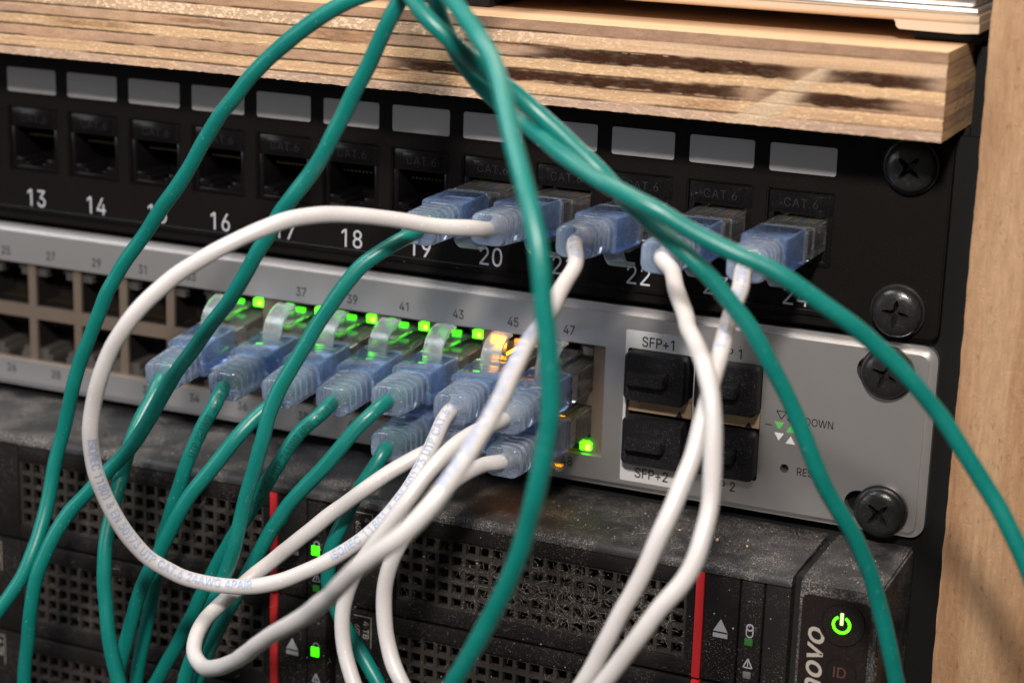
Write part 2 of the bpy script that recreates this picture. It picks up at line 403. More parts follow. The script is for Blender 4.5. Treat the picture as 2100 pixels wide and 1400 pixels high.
CAP_H = 509.0
GLYPHS = {"&":[448,[[197,-7,165,-5,136,1,110,12,88,26,69,42,54,62,43,84,36,108,34,133,36,154,40,173,47,189,58,205,70,220,85,235,140,279,216,335,237,352,255,375,259,384,261,394,262,405,260,420,255,434,245,445,233,454,219,459,201,461,189,460,178,457,168,453,159,447,151,440,145,431,141,421,138,411,137,399,138,386,141,375,145,363,169,327,204,284,438,0,364,0,171,231,121,293,108,310,96,327,87,344,81,361,77,379,75,398,77,420,82,440,91,458,102,474,117,488,134,499,154,507,176,512,200,513,224,512,246,507,266,499,283,488,297,475,308,459,317,442,322,424,324,404,323,389,320,375,315,362,309,349,301,336,291,325,256,293,154,217,135,202,121,188,110,174,103,161,98,146,97,131,98,115,102,101,109,87,118,76,130,66,143,57,158,51,175,48,193,46,213,48,232,52,251,59,269,69,286,81,301,95,315,112,327,131,336,151,343,174,348,198,349,224,408,224,406,194,403,167,397,144,389,124,380,107,371,92,345,62,333,47,315,30,294,17,271,7,246,-1,221,-5]]],"+":[453,[[198,34,198,364,255,364,255,34],[61,172,61,226,391,226,391,172]]],".":[188,[[95,-4,83,-3,73,1,63,9,55,18,51,29,50,41,51,53,55,64,63,73,73,81,83,85,95,87,107,85,118,81,128,73,135,64,140,53,141,41,140,29,135,18,128,9,118,1,107,-3]]],"/":[249,[[235,533,71,-76,14,-76,178,533]]],"0":[453,[[227,-7,191,-3,158,7,130,24,105,48,85,77,69,113,57,155,50,202,48,254,50,306,57,353,69,395,85,431,106,461,130,484,159,502,191,512,227,516,262,512,295,502,323,484,348,461,368,431,384,395,396,353,403,306,405,254,403,202,396,155,384,113,368,77,348,48,323,24,295,7,263,-3],[227,50,250,52,271,60,290,74,306,92,320,116,330,144,338,176,342,213,344,254,342,295,338,332,330,365,320,393,306,416,290,435,271,449,250,457,227,460,203,457,182,449,163,435,147,416,134,393,123,365,115,332,111,295,109,254,111,213,115,176,123,144,134,116,147,92,163,74,182,60,203,52]]],"1":[453,[[276,509,276,0,212,0,212,448,209,448,86,358,86,427,198,509]]],"2":[453,[[64,0,64,47,234,229,282,282,294,298,303,312,311,327,316,341,319,356,320,371,319,389,315,405,308,419,298,431,287,441,273,449,258,455,241,458,224,460,205,458,188,454,172,447,159,438,148,427,139,413,132,398,128,381,127,362,66,362,68,391,75,418,86,442,102,464,121,482,143,496,168,507,196,513,225,516,254,513,281,507,306,497,328,482,346,465,361,445,372,423,379,398,381,372,380,354,377,336,371,318,363,299,351,280,336,259,267,180,153,60,153,57,389,57,389,0]]],"3":[453,[[218,-7,188,-5,159,1,133,10,108,22,88,38,70,57,57,79,48,104,44,132,109,132,112,115,118,100,126,87,137,76,150,66,165,59,182,54,200,51,219,50,239,51,258,55,275,61,291,69,304,80,315,93,323,108,328,125,329,145,328,163,323,180,316,196,306,211,292,223,275,234,254,241,229,246,201,248,157,248,157,299,288,448,288,452,70,452,70,509,372,509,372,461,211,278,211,289,247,290,279,286,308,276,333,262,354,244,371,222,383,198,391,173,393,145,390,116,383,90,370,66,354,45,333,27,309,12,281,2,251,-5]]],"4":[453,[[40,105,40,158,247,509,311,509,109,166,109,163,413,163,413,105],[282,0,282,121,282,146,282,318,343,318,343,0]]],"5":[453,[[221,-7,192,-5,165,1,140,11,118,25,99,41,83,60,71,82,63,105,60,130,122,130,125,115,130,102,138,89,148,78,160,68,173,60,188,54,204,51,221,50,241,51,259,56,276,64,291,75,304,89,314,104,322,122,326,141,328,162,326,183,321,203,314,221,303,237,290,251,275,262,257,270,238,275,218,277,201,276,184,273,167,268,152,262,139,255,128,246,67,253,96,509,366,509,366,452,151,452,134,301,136,301,148,311,162,318,178,325,194,330,212,333,229,334,252,332,274,328,294,321,313,311,330,299,345,285,358,269,370,251,379,231,386,210,390,187,391,163,388,132,381,102,369,76,352,52,332,32,309,15,282,3,253,-4]]],"6":[453,[[226,-7,196,-4,168,3,142,15,119,31,100,51,84,74,73,101,66,130,64,162,65,187,71,212,80,239,93,268,112,302,137,340,252,509,322,509,151,261,145,261,151,270,157,279,165,288,174,295,184,302,196,307,208,311,221,313,235,314,265,312,291,305,316,295,337,280,355,262,370,240,380,215,387,187,389,157,387,127,379,98,368,73,352,50,333,30,310,14,284,3,257,-4],[226,48,245,50,263,55,279,63,293,73,304,86,314,101,322,119,326,137,327,157,326,178,322,196,314,213,304,228,293,241,279,251,263,259,245,264,226,265,207,264,190,259,174,252,160,241,148,229,138,214,131,197,126,179,125,158,126,138,131,119,138,102,148,86,160,73,174,63,190,55,207,50]]],"7":[453,[[97,0,323,448,323,452,62,452,62,509,391,509,391,449,165,0]]],"8":[453,[[226,-7,193,-5,163,1,136,11,111,25,91,42,74,62,62,84,54,109,52,135,53,156,58,176,65,195,75,212,87,228,101,241,117,252,134,260,153,265,153,267,129,276,109,289,93,308,80,330,73,354,70,380,73,405,79,429,90,450,106,469,124,485,146,498,170,508,197,514,226,516,255,514,282,508,306,498,328,485,346,469,361,450,373,429,379,405,382,380,379,354,372,330,359,308,343,289,323,276,300,267,300,265,319,260,335,252,351,241,365,228,377,212,387,195,395,176,399,156,401,135,398,109,391,84,378,62,362,42,341,25,317,11,289,1,259,-5],[226,49,248,50,267,54,285,60,300,69,313,79,323,91,331,106,335,121,337,139,335,157,330,173,322,189,312,202,298,213,283,223,265,230,247,234,226,235,206,234,187,230,169,223,154,213,140,202,130,189,122,173,117,157,115,139,117,121,121,106,129,91,139,79,152,69,167,60,185,54,205,50],[226,290,244,291,260,294,274,300,287,308,298,318,307,330,314,344,318,359,319,376,318,392,314,407,308,420,299,432,288,442,275,449,260,455,244,459,226,460,208,459,192,455,177,449,164,442,153,432,145,420,138,407,134,392,133,376,134,359,138,344,145,330,154,318,165,308,178,300,193,294,209,291]]],"9":[453,[[226,516,256,513,285,506,310,494,333,478,352,458,368,434,380,408,387,378,389,347,387,322,382,296,373,270,359,240,340,207,315,168,200,0,130,0,301,248,307,248,302,238,295,229,287,221,278,214,268,207,257,202,245,198,232,195,218,195,188,197,161,203,137,214,116,229,98,247,83,269,72,294,66,321,64,352,66,382,73,411,85,436,101,459,120,479,143,494,168,506,196,513],[226,460,207,459,190,454,174,446,160,435,148,423,138,407,131,390,127,372,125,352,127,331,131,313,138,295,148,280,160,268,174,257,190,250,207,245,226,243,245,245,263,249,279,257,293,267,305,280,314,295,322,312,326,330,327,350,326,371,322,390,314,407,305,422,293,435,279,446,263,454,245,459]]],"A":[480,[[16,0,201,509,276,509,463,0,395,0,287,302,264,372,232,478,245,478,213,371,191,302,85,0],[110,142,110,199,370,199,370,142]]],"B":[456,[[60,0,60,509,241,509,274,507,304,501,329,491,350,477,367,461,381,442,390,421,396,398,398,374,397,353,393,336,387,320,378,307,368,295,356,286,343,278,329,272,315,267,315,262,331,260,347,254,363,245,378,234,391,220,402,203,411,184,416,161,418,136,416,111,410,88,400,67,386,48,368,31,344,18,317,8,284,2,247,0],[125,57,245,57,281,60,309,67,330,80,344,96,353,115,355,137,354,153,350,169,342,184,333,197,320,209,306,218,289,225,269,229,248,231,125,231],[125,285,238,285,256,287,273,290,288,296,302,304,314,314,323,326,330,340,335,355,336,372,333,393,326,412,313,429,294,442,270,449,240,452,125,452]]],"C":[510,[[267,-7,225,-3,186,7,150,25,119,49,92,79,70,115,53,157,44,203,40,254,44,305,53,352,70,393,92,429,119,459,150,484,186,501,225,512,267,516,293,514,317,511,340,504,362,496,383,485,402,471,419,456,435,438,448,418,459,397,467,373,473,348,408,348,404,365,397,380,389,395,380,407,369,418,357,428,344,437,330,444,315,449,300,453,284,455,267,456,237,453,209,445,184,432,161,414,141,391,125,364,113,332,106,295,103,254,106,213,113,177,125,145,141,117,161,94,184,76,210,63,237,56,267,53,284,54,300,56,315,60,330,65,344,72,357,81,369,90,380,102,389,114,397,128,404,144,408,160,473,160,467,135,459,112,448,91,435,71,420,53,402,38,383,24,363,13,341,5,317,-2,293,-6]]],"D":[502,[[219,0,96,0,96,57,215,57,254,60,288,68,318,81,343,99,363,122,379,149,390,181,397,216,399,255,397,294,390,329,379,361,364,388,344,410,320,428,291,441,258,449,221,452,93,452,93,509,225,509,273,505,315,495,353,478,385,455,412,426,433,391,449,351,458,306,462,255,458,205,449,159,433,119,411,83,384,54,351,31,312,14,268,3],[125,509,125,0,60,0,60,509]]],"E":[419,[[60,0,60,509,372,509,372,452,125,452,125,286,355,286,355,229,125,229,125,57,375,57,375,0]]],"F":[410,[[60,0,60,509,369,509,369,452,125,452,125,278,346,278,346,221,125,221,125,0]]],"G":[520,[[269,-7,225,-3,185,7,149,25,118,49,91,79,69,116,53,157,43,203,40,254,43,305,53,352,69,393,91,429,117,459,149,484,184,501,223,512,265,516,291,514,316,510,340,504,363,494,384,483,403,469,421,453,436,436,449,416,460,395,468,373,474,349,408,349,402,365,395,379,387,393,378,406,368,417,356,427,344,436,330,443,315,448,300,453,283,455,265,456,236,453,209,445,183,432,160,414,141,392,125,364,113,332,106,295,103,254,106,213,113,177,125,145,141,117,161,95,184,76,210,63,238,56,269,53,296,55,322,61,345,71,365,85,382,102,396,123,407,147,413,173,415,202,434,199,283,199,283,256,478,256,478,200,475,160,466,124,451,91,431,62,406,38,377,19,344,5,308,-4]]],"H":[517,[[60,0,60,509,125,509,125,289,392,289,392,509,457,509,457,0,392,0,392,232,125,232,125,0]]],"I":[185,[[60,0,60,509,125,509,125,0]]],"K":[467,[[104,145,104,216,139,261,174,303,212,344,364,509,448,509,231,276,228,276],[60,0,60,509,125,509,125,334,124,225,125,193,125,0],[372,0,188,259,228,309,449,0]]],"L":[393,[[60,0,60,509,125,509,125,57,361,57,361,0]]],"M":[628,[[60,0,60,509,152,509,277,187,287,159,299,123,311,84,322,49,307,49,318,83,330,121,342,158,352,187,476,509,568,509,568,0,504,0,504,291,504,327,505,369,506,413,507,457,513,457,498,409,482,363,467,322,456,291,342,0,286,0,170,291,159,321,145,361,129,408,112,457,119,457,120,416,121,372,122,328,122,291,122,0]]],"N":[523,[[60,0,60,509,136,509,343,183,363,151,388,107,414,55,405,54,401,108,399,157,399,195,399,509,463,509,463,0,387,0,202,290,177,331,148,381,108,452,119,454,122,384,124,328,125,291,125,0]]],"O":[533,[[267,-7,225,-3,186,7,150,25,119,49,92,79,70,115,53,157,44,203,40,254,44,305,53,352,70,393,92,429,119,459,150,484,186,501,225,512,267,516,309,512,348,501,384,484,415,459,442,429,464,393,480,352,490,305,493,254,490,203,480,157,464,115,442,79,415,49,384,25,348,7,309,-3],[267,53,296,55,324,63,349,76,372,94,392,116,408,144,420,176,428,213,430,254,428,295,420,332,408,365,392,392,372,415,349,433,324,446,296,453,267,456,237,453,210,445,184,433,161,415,142,392,125,364,113,332,106,295,103,254,106,213,113,176,125,144,142,117,161,94,184,76,210,63,237,55]]],"P":[445,[[60,0,60,509,125,509,125,0],[124,509,245,509,287,504,326,488,360,464,385,432,401,394,407,354,401,314,385,276,360,244,326,220,287,204,245,199,124,199,124,255,245,256,275,261,303,275,324,297,338,324,343,355,338,386,324,413,303,435,275,449,245,454,124,454]]],"R":[449,[[60,0,60,509,125,509,125,0],[124,509,245,509,287,504,326,488,360,464,385,432,401,394,407,354,401,314,385,276,360,244,326,220,287,204,245,199,124,199,124,255,245,256,275,261,303,275,324,297,338,324,343,355,338,386,324,413,303,435,275,449,245,454,124,454],[353,0,230,205,300,215,428,0]]],"S":[447,[[224,-9,188,-7,156,-1,128,9,102,23,81,40,64,60,51,83,42,109,38,137,104,137,108,118,114,102,123,88,136,76,150,66,166,59,185,53,204,50,224,49,246,50,267,54,286,60,303,69,317,79,329,92,338,106,344,122,346,139,344,154,340,168,332,179,322,189,310,197,296,205,245,222,184,239,145,253,112,269,86,289,67,313,56,341,52,372,54,400,62,425,75,448,92,468,113,484,138,498,165,508,195,514,227,516,259,514,289,508,316,498,340,484,360,468,377,449,390,427,398,403,401,378,337,378,332,402,320,421,302,437,280,449,254,456,225,459,204,457,185,454,167,448,152,440,139,430,129,418,121,405,117,391,115,376,117,359,122,345,131,334,142,324,155,315,169,308,212,293,264,279,312,264,328,256,344,248,359,238,372,226,384,213,395,198,402,180,407,161,408,139,406,112,399,87,386,64,370,43,349,25,323,11,294,0,261,-7]]],"T":[449,[[32,452,32,509,417,509,417,452,257,452,257,0,193,0,193,452]]],"U":[517,[[259,-8,220,-6,186,2,154,15,126,33,103,55,85,80,71,108,63,140,60,173,60,509,124,509,124,178,126,155,132,133,141,113,153,95,169,80,187,68,208,59,232,53,259,52,285,53,309,59,331,68,349,80,364,95,377,113,385,133,391,155,393,178,393,509,457,509,457,173,454,140,446,108,433,80,414,55,391,33,363,15,332,2,297,-6]]],"W":[686,[[155,0,16,509,82,509,163,196,175,145,187,94,197,40,189,40,200,94,211,145,224,196,306,509,380,509,462,196,474,145,486,94,497,40,488,40,499,94,510,145,523,196,603,509,670,509,530,0,455,0,368,323,351,391,336,475,350,475,335,395,318,323,230,0]]],"Y":[472,[[203,0,203,208,16,509,91,509,192,344,222,292,250,230,224,230,251,293,280,344,381,509,455,509,268,208,268,0]]],"b":[424,[[229,-8,208,-7,189,-3,172,4,159,12,147,21,138,31,118,59,112,59,112,0,53,0,53,509,114,509,114,319,118,319,137,346,147,355,158,364,171,373,188,379,207,383,229,384,259,382,287,374,313,361,335,342,354,320,370,293,381,261,388,227,390,189,388,151,381,116,370,84,355,57,336,34,313,16,288,3,260,-6],[220,47,242,49,262,55,279,66,294,80,306,97,316,117,323,139,327,163,328,189,327,215,323,239,316,261,307,281,295,298,280,311,262,322,243,328,220,330,198,328,178,322,161,312,147,299,134,282,125,263,118,241,114,216,113,189,114,162,118,138,125,115,135,95,147,78,162,65,179,55,198,49]]],"e":[404,[[212,-8,177,-5,145,3,117,16,92,35,72,58,56,85,44,116,37,150,34,187,36,224,44,258,55,290,71,317,91,340,115,359,142,373,172,382,205,384,226,383,246,380,266,374,285,366,303,355,319,341,334,324,347,305,357,282,365,256,370,227,371,194,371,169,75,169,75,221,338,221,310,202,308,226,304,248,298,269,288,286,277,301,263,314,246,323,227,328,205,330,183,328,164,323,146,313,131,301,119,286,109,270,102,251,97,231,96,211,96,178,98,151,102,127,110,106,121,88,135,73,151,61,169,53,190,48,212,46,227,47,241,49,254,53,265,58,276,65,285,73,294,82,300,93,306,105,365,91,358,72,348,55,335,39,320,26,302,14,283,4,261,-3,237,-7]]],"l":[189,[[139,-2,112,0,91,8,74,20,62,37,55,59,53,84,53,509,114,509,114,99,114,83,117,71,120,62,126,57,135,53,146,52,160,53,170,54,181,3,162,-1]]],"n":[410,[[114,227,114,0,53,0,53,379,112,379,112,287,102,287,116,319,132,344,152,362,175,374,200,382,227,384,252,383,275,377,295,369,313,356,328,340,341,321,350,298,355,271,357,240,357,0,296,0,296,235,293,263,286,286,273,304,256,318,235,326,210,329,192,328,176,324,161,317,147,308,136,297,126,283,119,266,115,248]]],"o":[415,[[207,-8,174,-5,144,3,117,16,93,35,72,58,56,85,44,116,37,150,34,187,37,225,44,260,56,291,72,318,93,341,117,360,144,374,174,382,207,384,241,382,271,374,299,360,323,341,343,318,359,291,371,260,379,225,381,187,379,150,371,116,359,85,343,58,323,35,299,16,271,3,241,-5],[207,46,231,49,252,55,270,66,285,80,298,97,307,117,314,139,318,163,319,187,318,212,314,236,307,258,298,278,285,296,270,310,252,321,231,328,207,330,184,328,163,321,145,310,130,296,118,278,108,258,102,236,98,212,96,187,98,163,102,139,108,117,118,97,130,80,145,66,163,55,184,49]]],"s":[365,[[182,-8,157,-7,133,-3,112,3,93,12,76,24,62,38,50,54,41,73,36,94,94,107,101,87,111,72,124,60,141,52,160,47,181,45,206,47,227,53,244,62,258,74,265,88,268,103,266,115,262,126,254,136,243,144,229,150,212,155,149,170,118,180,92,192,72,208,58,227,50,249,47,274,49,295,55,314,65,332,79,347,95,360,115,370,137,378,161,383,187,384,212,383,234,379,254,372,271,363,286,352,299,339,309,324,318,308,324,290,268,277,262,291,254,304,243,316,228,325,210,331,187,333,166,331,147,326,131,317,119,305,111,292,109,277,110,264,115,253,124,243,136,235,152,229,172,223,229,209,261,200,287,187,306,171,320,153,328,131,331,107,329,85,323,65,312,47,298,31,281,18,260,6,236,-2,210,-7]]],"v":[389,[[163,0,17,379,84,379,165,155,187,87,206,21,184,21,203,87,224,155,305,379,371,379,226,0]]]}

def text_bm(body, size, cx=0, cz=0, sx=1.0, rot=0.0, y=0.0, depth=0.06, align='CENTER', bold=0.0, shear=0.0, spacing=1.0):
    """text as a mesh, flat lettering of thickness depth, standing on the plane y, facing -Y; size = cap height in mm"""
    k = size / CAP_H
    c, s_ = math.cos(rot), math.sin(rot)
    glyphs, pen = [], 0.0
    for ch in body:
        if ch == ' ':
            pen += 240 * spacing; continue
        adv, contours = GLYPHS[ch]
        glyphs.append((pen, contours)); pen += adv + (spacing - 1) * 400
    off = -pen / 2 if align == 'CENTER' else 0.0
    grow = bold * 260 / size
    bm = bmesh.new()
    def pts_of(q): return [(q[i], q[i + 1]) for i in range(0, len(q), 2)]
    def area(p): return sum(p[i][0] * p[(i + 1) % len(p)][1] - p[(i + 1) % len(p)][0] * p[i][1] for i in range(len(p))) / 2
    def inside(pt, p):
        r = False
        for i in range(len(p)):
            (x1, y1), (x2, y2) = p[i], p[i - 1]
            if (y1 > pt[1]) != (y2 > pt[1]) and pt[0] < (x2 - x1) * (pt[1] - y1) / (y2 - y1) + x1: r = not r
        return r
    def fat(p):
        if not grow: return p
        q_ = []
        for v in p:
            if not q_ or math.hypot(v[0] - q_[-1][0], v[1] - q_[-1][1]) > 6 + grow: q_.append(v)
        p = q_
        out = []
        for i in range(len(p)):
            a, b, d = Vector(p[i - 1]), Vector(p[i]), Vector(p[(i + 1) % len(p)])
            e1, e2 = (b - a), (d - b)
            if e1.length < 1e-6 or e2.length < 1e-6: out.append(p[i]); continue
            e1.normalize(); e2.normalize()
            n = Vector((-e1.y - e2.y, e1.x + e2.x))
            if n.length < 0.3: out.append(p[i]); continue
            n.normalize()
            f = grow / max(0.75, n.dot(Vector((-e1.y, e1.x))))
            out.append((p[i][0] + n.x * f, p[i][1] + n.y * f))
        return out
    for px_, contours in glyphs:
        P = [pts_of(q) for q in contours]
        outs = [p for p in P if area(p) < 0]; hols = [p for p in P if area(p) > 0]
        for oi, o in enumerate(outs):
            loops = [fat(o)] + [fat(h) for h in hols if inside(h[0], o)]
            L = [[Vector((x, y_, 0)) for x, y_ in l] for l in loops]
            vs = []
            for l in loops:
                for x, y_ in l:
                    a = (x + px_ + off + shear * y_) * k * sx
                    b = y_ * k - size / 2
                    vs.append(bm.verts.new((cx + a * c - b * s_, y - depth - oi * 0.004, cz + a * s_ + b * c)))
            for t in tessellate_polygon(L):
                if len(set(t)) == 3:
                    try: bm.faces.new([vs[q] for q in t])
                    except ValueError: pass
    return bm

def join_texts(items, name, m, parent, smooth=None):
    mb = MB()
    for kw in items:
        b = text_bm(**kw)
        me = bpy.data.meshes.new('x'); b.to_mesh(me); b.free()
        mb.bm.from_mesh(me); bpy.data.meshes.remove(me)
    org = origin(parent)
    return link(name, mb.mesh(name, org), m, parent)

def rrect(x0, x1, z0, z1, r, n=5):
    P = []
    for cx, cz, a in ((x1 - r, z1 - r, 0), (x0 + r, z1 - r, 90), (x0 + r, z0 + r, 180), (x1 - r, z0 + r, 270)):
        for i in range(n + 1):
            t = math.radians(a + 90 * i / n)
            P.append((cx + r * math.cos(t), cz + r * math.sin(t)))
    return P

def plate_with_holes(mb, outer, holes, y0, y1, bev=0.0):
    """flat plate in the xz plane with holes, extruded from y0 (front) to y1"""
    bm = mb.bm
    P, E = [], []
    for lp in [outer] + holes:
        b0 = len(P)
        for x, z in lp: P.append(Vector((x, z)))
        E += [(b0 + i, b0 + (i + 1) % len(lp)) for i in range(len(lp))]
    vo, eo, fo, _, _, _ = delaunay_2d_cdt(P, E, [], 0, 1e-5)
    def inside(pt, p):
        r = False
        for i in range(len(p)):
            (x1, y1), (x2, y2) = p[i], p[i - 1]
            if (y1 > pt[1]) != (y2 > pt[1]) and pt[0] < (x2 - x1) * (pt[1] - y1) / (y2 - y1) + x1: r = not r
        return r
    vs = [bm.verts.new((v.x, y0, v.y)) for v in vo]
    fs = []
    for t in fo:
        c = sum((vo[q] for q in t), Vector((0, 0))) / len(t)
        if inside(c, outer) and not any(inside(c, h) for h in holes):
            fs.append(bm.faces.new([vs[q] for q in t]))
    bmesh.ops.recalc_face_normals(bm, faces=fs)
    ex = bmesh.ops.extrude_face_region(bm, geom=fs)
    vs = [g for g in ex['geom'] if isinstance(g, bmesh.types.BMVert)]
    bmesh.ops.translate(bm, verts=vs, vec=(0, y1 - y0, 0))

def screw_mesh(key):
    """truss-head cross-recess screw, local origin on the plate, facing -Y"""
    mb = MB()
    n = 40
    prof = [(6.0, 0.0), (6.0, -0.9), (5.6, -1.0), (5.6, -1.05), (5.5, -1.9), (5.0, -2.6), (4.2, -3.05), (3.0, -3.35)]
    rings = []
    for r, y in prof:
        rings.append([(r * math.cos(2 * math.pi * i / n), y, r * math.sin(2 * math.pi * i / n)) for i in range(n)])
    # cross-shaped recess edge
    def cross(rad, wid, y):
        out = []
        for i in range(n):
            a = 2 * math.pi * i / n
            q = (a + math.pi / 4) % (math.pi / 2) - math.pi / 4
            d = abs(q) / (math.pi / 4)
            rr = wid + (rad - wid) * max(0.0, 1 - d * 1.9) ** 0.8
            out.append((rr * math.cos(a), y, rr * math.sin(a)))
        return out
    rings.append(cross(3.15, 1.15, -3.42))
    rings.append(cross(2.7, 0.8, -2.2))
    rings.append(cross(1.2, 0.5, -1.1))
    mb.loft(rings)
    return mb.mesh(key, None, 32)

# ------------------------------------------------------------------ rack rail (behind everything, black)
rail = empty('rack_rail', (246, 6, -140), 'black steel rack upright behind the right ends of the panels', 'rack rail')
mb = MB()
plate_with_holes(mb, rrect(223, 252, -230, 44.5, 0.5, 2), [], 3.2, 5.2)
mb.box(243.0, 247.2, 5.4, 60, -230, 63); mb.box(225, 242.8, 5.4, 60, 38, 46.1)  # added black fillers that keep the gaps around the shelf end dark
mb.build('rail_face_and_fill', 'rail', rail)
back = MB().box(-260, 223, 55, 57, -230, 44).box(-260, -258, 3, 55, -230, 44)
back.build('rear_plate', 'black_hole', rail)

# ------------------------------------------------------------------ wooden post
def wood_box(name, x0, x1, y0, y1, z0, z1, m, parent=None, step=1.5, rough=0.25):
    bm = bmesh.new()
    nx, nz = int((x1 - x0) / step) + 1, int((z1 - z0) / step) + 1
    rng = np.random.RandomState(3)
    edge = np.convolve(rng.rand(nz + 8) - 0.5, np.ones(3) / 3, 'same')
    edge2 = np.convolve(rng.rand(nz + 40) - 0.5, np.ones(20) / 20, 'same')
    V = []
    for k in range(nz + 1):
        z = z0 + (z1 - z0) * k / nz
        row = []
        for i in range(nx + 1):
            x = x0 + (x1 - x0) * i / nx
            if i == 0: x += edge[k + 3] * rough * 1.6 + edge2[k + 10] * 0.3
            y = y0 + (0.35 if i == 0 else 0.0) + (rng.rand() - 0.5) * 0.06
            row.append(bm.verts.new((x, y, z)))
        V.append(row)
    for k in range(nz):
        for i in range(nx):
            bm.faces.new([V[k][i], V[k][i + 1], V[k + 1][i + 1], V[k + 1][i]])
    B = [[bm.verts.new((V[k][i].co.x, y1, V[k][i].co.z)) for i in (0, nx)] for k in range(nz + 1)]
    for k in range(nz):
        bm.faces.new([V[k][0], V[k + 1][0], B[k + 1][0], B[k][0]])
        bm.faces.new([V[k][nx], B[k][1], B[k + 1][1], V[k + 1][nx]])
        bm.faces.new([B[k][0], B[k + 1][0], B[k + 1][1], B[k][1]])
    bm.faces.new([V[0][i] for i in range(nx + 1)] + [B[0][1], B[0][0]])
    bm.faces.new([V[nz][i] for i in reversed(range(nx + 1))] + [B[nz][0], B[nz][1]])
    m2 = MB(); m2.bm.free(); m2.bm = bm
    return m2.build(name, m, parent, smooth=40)
post = wood_box('wooden_post', 247.6, 292, -8, 34, -230, 130, 'pine')
tag(post, 'rough sawn tan wooden post running down the right side of the rack', 'wooden post')

# ------------------------------------------------------------------ plywood shelf
SH_Y0, SH_Z0, SH_Z1, SH_X1 = -18.0, 46.2, 64.0, 241.9
shelf = empty('plywood_shelf', (0, -18, 46.2), 'thick plywood shelf with striped edge plies and dark knots, above the black patch panel', 'shelf')
def fbm(x, y, seed, octs=5):
    rng = np.random.RandomState(seed)
    G = rng.rand(512, 512)
    out = np.zeros_like(x); amp = 1.0; tot = 0
    for o in range(octs):
        xi = np.floor(x).astype(int); yi = np.floor(y).astype(int)
        fx = x - xi; fy = y - yi
        fx = fx * fx * (3 - 2 * fx); fy = fy * fy * (3 - 2 * fy)
        g = lambda a, b: G[(a % 512), (b % 512)]
        v = (g(xi, yi) * (1 - fx) + g(xi + 1, yi) * fx) * (1 - fy) + (g(xi, yi + 1) * (1 - fx) + g(xi + 1, yi + 1) * fx) * fy
        out += v * amp; tot += amp; amp *= 0.55; x = x * 2.03 + 17.3; y = y * 2.03 + 5.1
    return out / tot
